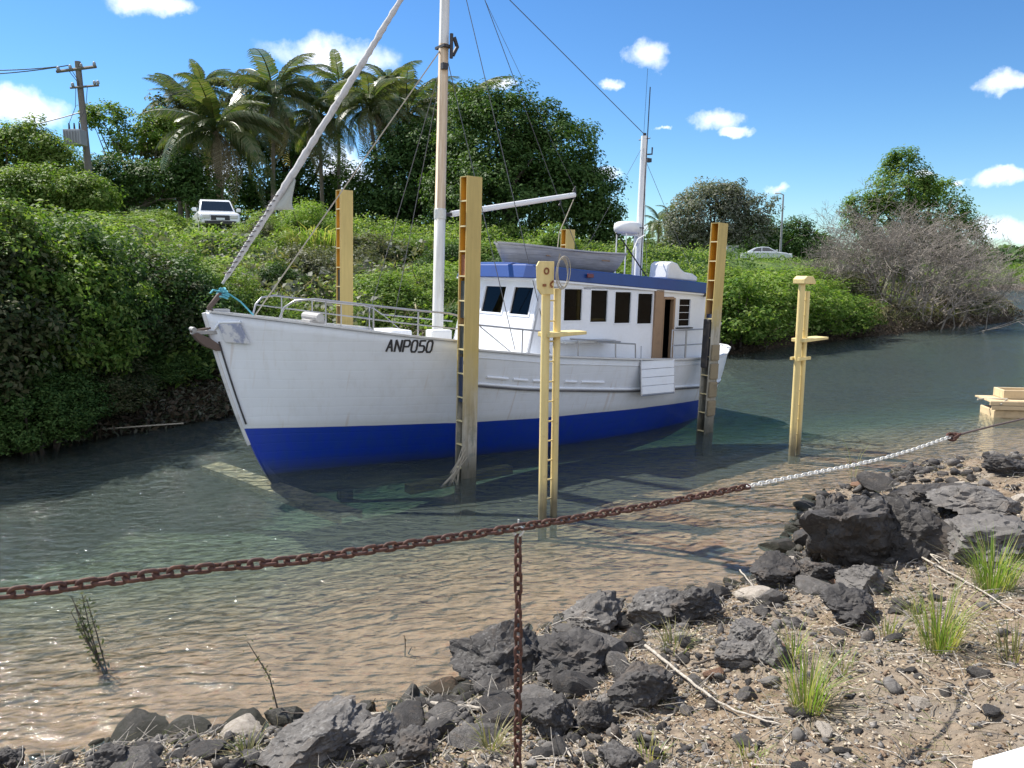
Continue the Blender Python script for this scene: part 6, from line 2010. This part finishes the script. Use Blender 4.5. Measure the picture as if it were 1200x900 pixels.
# gravel, twigs and dry litter of the near bank
def near_points(rng, n, dmin, dmax, bias=1.4):
    out = []; tot = 0
    while tot < n:
        x = rng.uniform(-3.5, 9.5, n * 2); y = rng.uniform(2.4, 14, n * 2)
        k = (np.abs(x / y) < .78) & (rng.uniform(0, 1, len(x)) < np.clip((4.5 / y) ** 1.6, .05, 1)); x, y = x[k], y[k]
        d = -sdist(np.stack([x, y], 1), NEAR)
        k = (d > dmin) & (d < dmax) & (rng.uniform(0, 1, len(x)) < np.exp(-np.maximum(0, d - .6) / bias) + .12)
        x, y = x[k], y[k]
        out.append(np.stack([x, y, ground_z(x, y)], 1)); tot += len(x)
    return np.concatenate(out)[:n]
def gravel(name, n, s0, s1, mat, label, seed, dmin=-.05, dmax=4.5, bias=1.4):
    rng = np.random.default_rng(seed)
    P_ = near_points(rng, n, dmin, dmax, bias)
    cube = np.array([(x, y, z) for z in (-1, 1) for y in (-1, 1) for x in (-1, 1)], float)
    fq = np.array([(0, 2, 3, 1), (4, 5, 7, 6), (0, 1, 5, 4), (2, 6, 7, 3), (0, 4, 6, 2), (1, 3, 7, 5)])
    s = (s0 + (s1 - s0) * rng.uniform(0, 1, n) ** 4)
    Vc = cube[None] * (.5 + rng.uniform(-.46, .34, (n, 8, 3))) * (s[:, None, None] * np.stack([np.ones(n), rng.uniform(.6, 1, n), rng.uniform(.25, .6, n)], 1)[:, None, :])
    a = rng.uniform(0, 6.28, n); ca, sa = np.cos(a), np.sin(a)
    X = Vc[..., 0] * ca[:, None] - Vc[..., 1] * sa[:, None]; Y = Vc[..., 0] * sa[:, None] + Vc[..., 1] * ca[:, None]
    Vc = np.stack([X, Y, Vc[..., 2]], -1) + P_[:, None, :] + np.array([0, 0, 1]) * (s * .18)[:, None, None]
    Q_ = (fq[None] + (np.arange(n) * 8)[:, None, None]).reshape(-1, 4)
    o = link_mesh(name, np_mesh(name, Vc.reshape(-1, 3), Q_, mat)); tag(o, label, 'gravel', kind='stuff')
def rubble(name, n, s0, s1, mat, label, seed, dmin, dmax):
    rng = np.random.default_rng(seed)
    P_ = near_points(rng, n * 3, dmin, dmax, .9)[:n]
    Vs, Fs, o_ = [], [], 0
    shapes = []
    for k in range(10):
        me = rock_mesh(300 + k, 2, 1, .8, .6, 9, .06)
        co = np.empty(len(me.vertices) * 3); me.vertices.foreach_get('co', co)
        fi = np.empty(len(me.polygons) * 3, int); me.polygons.foreach_get('vertices', fi)
        shapes.append((co.reshape(-1, 3), fi.reshape(-1, 3)))
    for i in range(n):
        co, fi = shapes[i % 10]
        s_ = (s0 + (s1 - s0) * rng.uniform() ** 2) * min(1.8, max(1, P_[i, 1] / 6)); a, b = rng.uniform(0, 6.28, 2)
        Rm = np.array((Matrix.Rotation(a, 3, 'Z') @ Matrix.Rotation(rng.uniform(-.6, .6), 3, 'X') @ Matrix.Rotation(rng.uniform(-.6, .6), 3, 'Y')))
        Vs.append((co * s_ * np.array([1, rng.uniform(.6, 1), rng.uniform(.6, 1.1)])) @ Rm.T + P_[i] + np.array([0, 0, s_ * .25])); Fs.append(fi + o_); o_ += len(co)
    o = link_mesh(name, np_mesh(name, np.concatenate(Vs), np.concatenate(Fs), mat)); tag(o, label, 'rubble', kind='stuff')
rubble('dark_rubble', 900, .025, .085, K_dark, 'dark angular rubble packed between the boulders along the water', 51, -.1, 2.2)
rubble('grey_rubble', 700, .02, .07, K_grey, 'grey angular broken stone lying above the dark rubble', 52, .1, 3.2)
gravel('gravel', 20000, .007, .040, mat_rock('gravel_grey', (.07, .066, .062), (.17, .155, .14), (.32, .29, .26), .5), 'grey gravel and chips between the boulders', 1)
gravel('pale_grit', 12000, .006, .030, mat_rock('gravel_pale', (.22, .18, .13), (.38, .32, .25), (.55, .50, .43), .2), 'pale grit and shell fragments on the bank', 2, bias=2.4)
gravel('brown_clods', 7000, .008, .030, mat_rock('gravel_brown', (.08, .05, .035), (.17, .115, .075), (.28, .19, .12), .2), 'brown clods of earth on the bank', 3, dmin=.5, bias=4)
def sticks(name, n, l0, l1, r0, mat, label, seed, bias=1.8, dmin=.1, cat='twigs'):
    rng = np.random.default_rng(seed)
    P_ = near_points(rng, n, dmin, 4.6, bias); mb = MB()
    for p in P_:
        l = rng.uniform(l0, l1); a = rng.uniform(0, 6.28); up_ = rng.uniform(-.05, .28)
        d = Vector((math.cos(a), math.sin(a), up_)); c = Vector(p) + Vector((0, 0, .012))
        b = rng.normal(0, .12, 3) * l
        e = c + d * l; e.z = max(e.z, gz(e.x, e.y) + .005)
        m_ = c.lerp(e, .5) + Vector(b); m_.z = max(m_.z, c.lerp(e, .5).z)
        mb.tube([c, m_, e], [r0, r0 * .8, r0 * .4], 3, cap=False)
    o = mb.build(name, mat); tag(o, label, cat, kind='stuff')
sticks('dry_twigs', 2600, .06, .28, .0036, B_drift, 'bleached twigs and dry stalks strewn between the rocks', 1)
sticks('dead_grass', 3000, .05, .20, .0016, L_dry, 'dead straw lying on the bank', 2, bias=3.0, cat='straw')
sticks('dark_twigs', 350, .06, .22, .004, B_brown, 'dark broken twigs on the bank', 3, bias=3.0)

M_flake = mat_leaf('dead_leaf_flakes', [(.07, .045, .03), (.17, .11, .065), (.30, .22, .14), (.48, .42, .32)], .1, .8, 2.0)
rngf = np.random.default_rng(77)
Pf = near_points(rngf, 16000, .05, 4.6, 2.6) + np.array([0, 0, .006]) + rngf.uniform(0, .012, (16000, 1)) * np.array([0, 0, 1])
Vf, Qf = leaf_quads(Pf, rngf.normal(0, .35, Pf.shape) + np.array([0, 0, 1.0]), .026, rngf, .45)
tag(link_mesh('dead_leaves', np_mesh('dead_leaves', Vf, Qf, M_flake)), 'brown and pale dead leaf scraps strewn over the near bank', 'leaf litter', kind='stuff')

# driftwood branches, each its own thing
def branch(pts_px, r0, label, seed, forks=3, mat=None, lift=.03):
    rr_ = random.Random(seed)
    P_ = []
    for (x, y) in pts_px:
        g = hit(x, y); P_.append(Vector((g.x, g.y, g.z + lift + rr_.uniform(0, .02))))
    C_ = catm(P_, 6); n_ = len(C_)
    mb = MB(); mb.tube([c + Vector((rr_.gauss(0, .004), rr_.gauss(0, .004), rr_.gauss(0, .003))) for c in C_], [r0 * (1 - .75 * i / n_) for i in range(n_)], 7)
    o = mb.build('driftwood_branch', mat or B_drift, None, smooth=60)
    for k in range(forks):
        i = rr_.randrange(n_ // 4, n_ - 2); c = C_[i]; tg = (C_[i + 1] - C_[i]).normalized()
        d = (tg + Vector((rr_.gauss(0, .6), rr_.gauss(0, .6), rr_.uniform(0, .5)))).normalized(); l = rr_.uniform(.08, .25)
        MB().tube([c, c + d * l * .5, c + d * l + Vector((0, 0, -.01))], [r0 * .5, r0 * .35, r0 * .12], 5).build('side_twig', mat or B_drift, o)
    return tag(o, label, 'driftwood', 'bleached branches lying on the shore')
branch([(757, 762), (800, 800), (850, 838), (915, 862)], .014, 'bleached long thin branch lying from the round black boulder towards the leftmost tuft', 1)
branch([(505, 832), (560, 838), (620, 842), (664, 880)], .016, 'pale forked branch lying across behind the hanging chain', 2, 4)
branch([(405, 842), (470, 848), (535, 858)], .018, 'grey driftwood stick at the bottom left of the hanging chain', 3)
branch([(1052, 608), (1075, 640), (1100, 668)], .016, 'bleached crooked stick on the slope right of the great outcrop', 4, 4)
branch([(866, 672), (880, 692), (892, 712)], .010, 'short pale stick leaning among the rocks left of the great outcrop', 5, 1)
branch([(646, 758), (672, 750), (700, 752)], .008, 'thin white looping twig on the dark boulder', 6, 1, lift=.16)
branch([(1080, 660), (1150, 700), (1205, 738)], .010, 'long thin stalk lying below the rightmost grass tuft', 7, 3)
branch([(618, 850), (650, 868), (668, 895)], .018, 'broad pale stick low beside the hanging chain', 8, 1)
branch([(810, 785), (838, 778), (850, 772)], .010, 'short curved dark stick left of the pale grey block', 9, 0, B_brown)
branch([(420, 858), (380, 862), (330, 858)], .010, 'thin dark stick on top of the large pale grey boulder', 10, 2, B_brown, lift=.14)

# green and dry grass tufts
def tuft(px, py, hpx, n, label, seed, dry=.3, spread=.10, name='grass_tuft', cat='grass tuft', group='grass tufts on the near bank'):
    g = hit(px, py); k = math.hypot(g.y, CAM_H - g.z) / F; Hh = hpx * k
    t = empty(name, g, label=label, cat=cat, group=group)
    rr_ = random.Random(seed)
    for nm, mat, cnt in (('green_blades', L_tuft, int(n * (1 - dry))), ('dry_blades', L_dry, int(n * dry))):
        mb = MB()
        for _ in range(cnt):
            a = rr_.uniform(0, 6.28); r_ = spread * rr_.random() ** .6
            b = Vector((r_ * math.cos(a), r_ * math.sin(a), -.01))
            l = Hh * rr_.uniform(.45, 1.1) * (.8 if nm == 'dry_blades' else 1); out = rr_.uniform(.08, .55) * (1.6 if nm == 'dry_blades' else 1)
            d = Vector((math.cos(a) * out, math.sin(a) * out, 1)).normalized()
            m_ = b + d * l * .55; e = b + d * l * .85 + Vector((math.cos(a), math.sin(a), -.15)) * l * out * .7 + Vector((0, 0, l * .1))
            w = Vector((-math.sin(a), math.cos(a), 0)) * .0028
            mb.add([b - w, b + w, m_ + w, m_ - w, e], [(0, 1, 2, 3), (3, 2, 4)])
        me = bpy.data.meshes.new(nm); me.from_pydata(mb.v, [], mb.f); me.materials.append(mat)
        link_mesh(nm, me, t)
    return t
tuft(945, 832, 78, 150, 'green grass tuft nearest the camera, leftmost of the three big tufts', 1, .35, .09)
tuft(1100, 762, 92, 190, 'middle of the three big grass tufts, tall and yellow green', 2, .35, .10)
tuft(1163, 690, 70, 230, 'rightmost bright green grass tuft below the broad smooth boulder', 3, .15, .16)
tuft(1190, 775, 60, 60, 'sparse dry straw tuft at the right edge', 4, .95, .14)
tuft(762, 893, 30, 40, 'tiny green tuft at the bottom edge right of the chain', 5, .2, .08)
tuft(575, 880, 50, 50, 'reddish dry tuft beside the hanging chain at the bottom', 6, 1.0, .05)
tuft(1075, 720, 26, 40, 'small dry tuft left of the middle grass tuft', 7, .8, .08)
tuft(930, 775, 55, 26, 'thin upright green shoots above the leftmost big tuft', 8, .1, .03)
tuft(985, 790, 34, 40, 'low dry tuft right of the leftmost big tuft', 9, .9, .10)
tuft(290, 890, 40, 60, 'brown dry tuft beside the large pale grey boulder', 10, 1.0, .07)
tuft(1040, 745, 34, 40, 'small yellow tuft beside the dark wedge boulder', 11, .7, .07)
tuft(880, 895, 22, 50, 'tiny low tuft at the bottom edge below the leftmost big tuft', 12, .4, .08)
tuft(790, 760, 40, 60, 'wiry dry tuft behind the round black boulder', 13, 1.0, .12)
tuft(1000, 560, 60, 8, 'few thin tall stalks behind the great outcrop', 14, .6, .05)

# plants standing in the shallows
def water_plant(base_px, tip_px, label, seed, n, leaf, mat, stems=3, name='mangrove_seedling'):
    b = at_z(*base_px, 0.0); b.z = gz(b.x, b.y)
    tipw = at_y(tip_px[0], tip_px[1], b.y)
    t = empty(name, b, label=label, cat='seedling')
    rr_ = random.Random(seed); rng = np.random.default_rng(seed)
    mb = MB(); pts = []
    for k in range(stems):
        tip = tipw - b + Vector((rr_.gauss(0, .05), rr_.gauss(0, .05), rr_.uniform(-.12, .02))) * (1 if k else 0)
        m_ = tip * .5 + Vector((rr_.gauss(0, .03), 0, .02))
        P_ = [Vector((rr_.gauss(0, .02), rr_.gauss(0, .02), -.05)), m_, tip]
        mb.tube(P_, [.007, .005, .003], 5)
        for _ in range(n // stems):
            u = rr_.uniform(.15, 1); pts.append(P_[0].lerp(m_, u * 2) if u < .5 else m_.lerp(tip, u * 2 - 1))
    mb.build('stem', B_brown, t)
    P_ = np.array([p[:] for p in pts]) + rng.normal(0, leaf * .45, (len(pts), 3))
    V_, Q_ = leaf_quads(P_, rng.normal(0, 1, P_.shape) + np.array([0, 0, .5]), leaf, rng, .35)
    link_mesh('leaves', np_mesh('leaves', V_, Q_, mat), t)
    return t
water_plant((122, 776), (84, 700), 'dark bushy seedling leaning left in the shallows at the left', 1, 150, .055, L_olive, 5)
water_plant((326, 836), (290, 752), 'thin single seedling with few leaves at the water edge', 2, 26, .045, L_olive, 1)
water_plant((441, 838), (440, 818), 'tiny brown shoots at the water edge left of the chain boulder', 3, 14, .03, L_dead, 3, 'shore_shoot')
water_plant((474, 758), (474, 745), 'tiny dark shoot poking out of the shallow water', 4, 8, .03, L_dead, 2, 'shore_shoot')
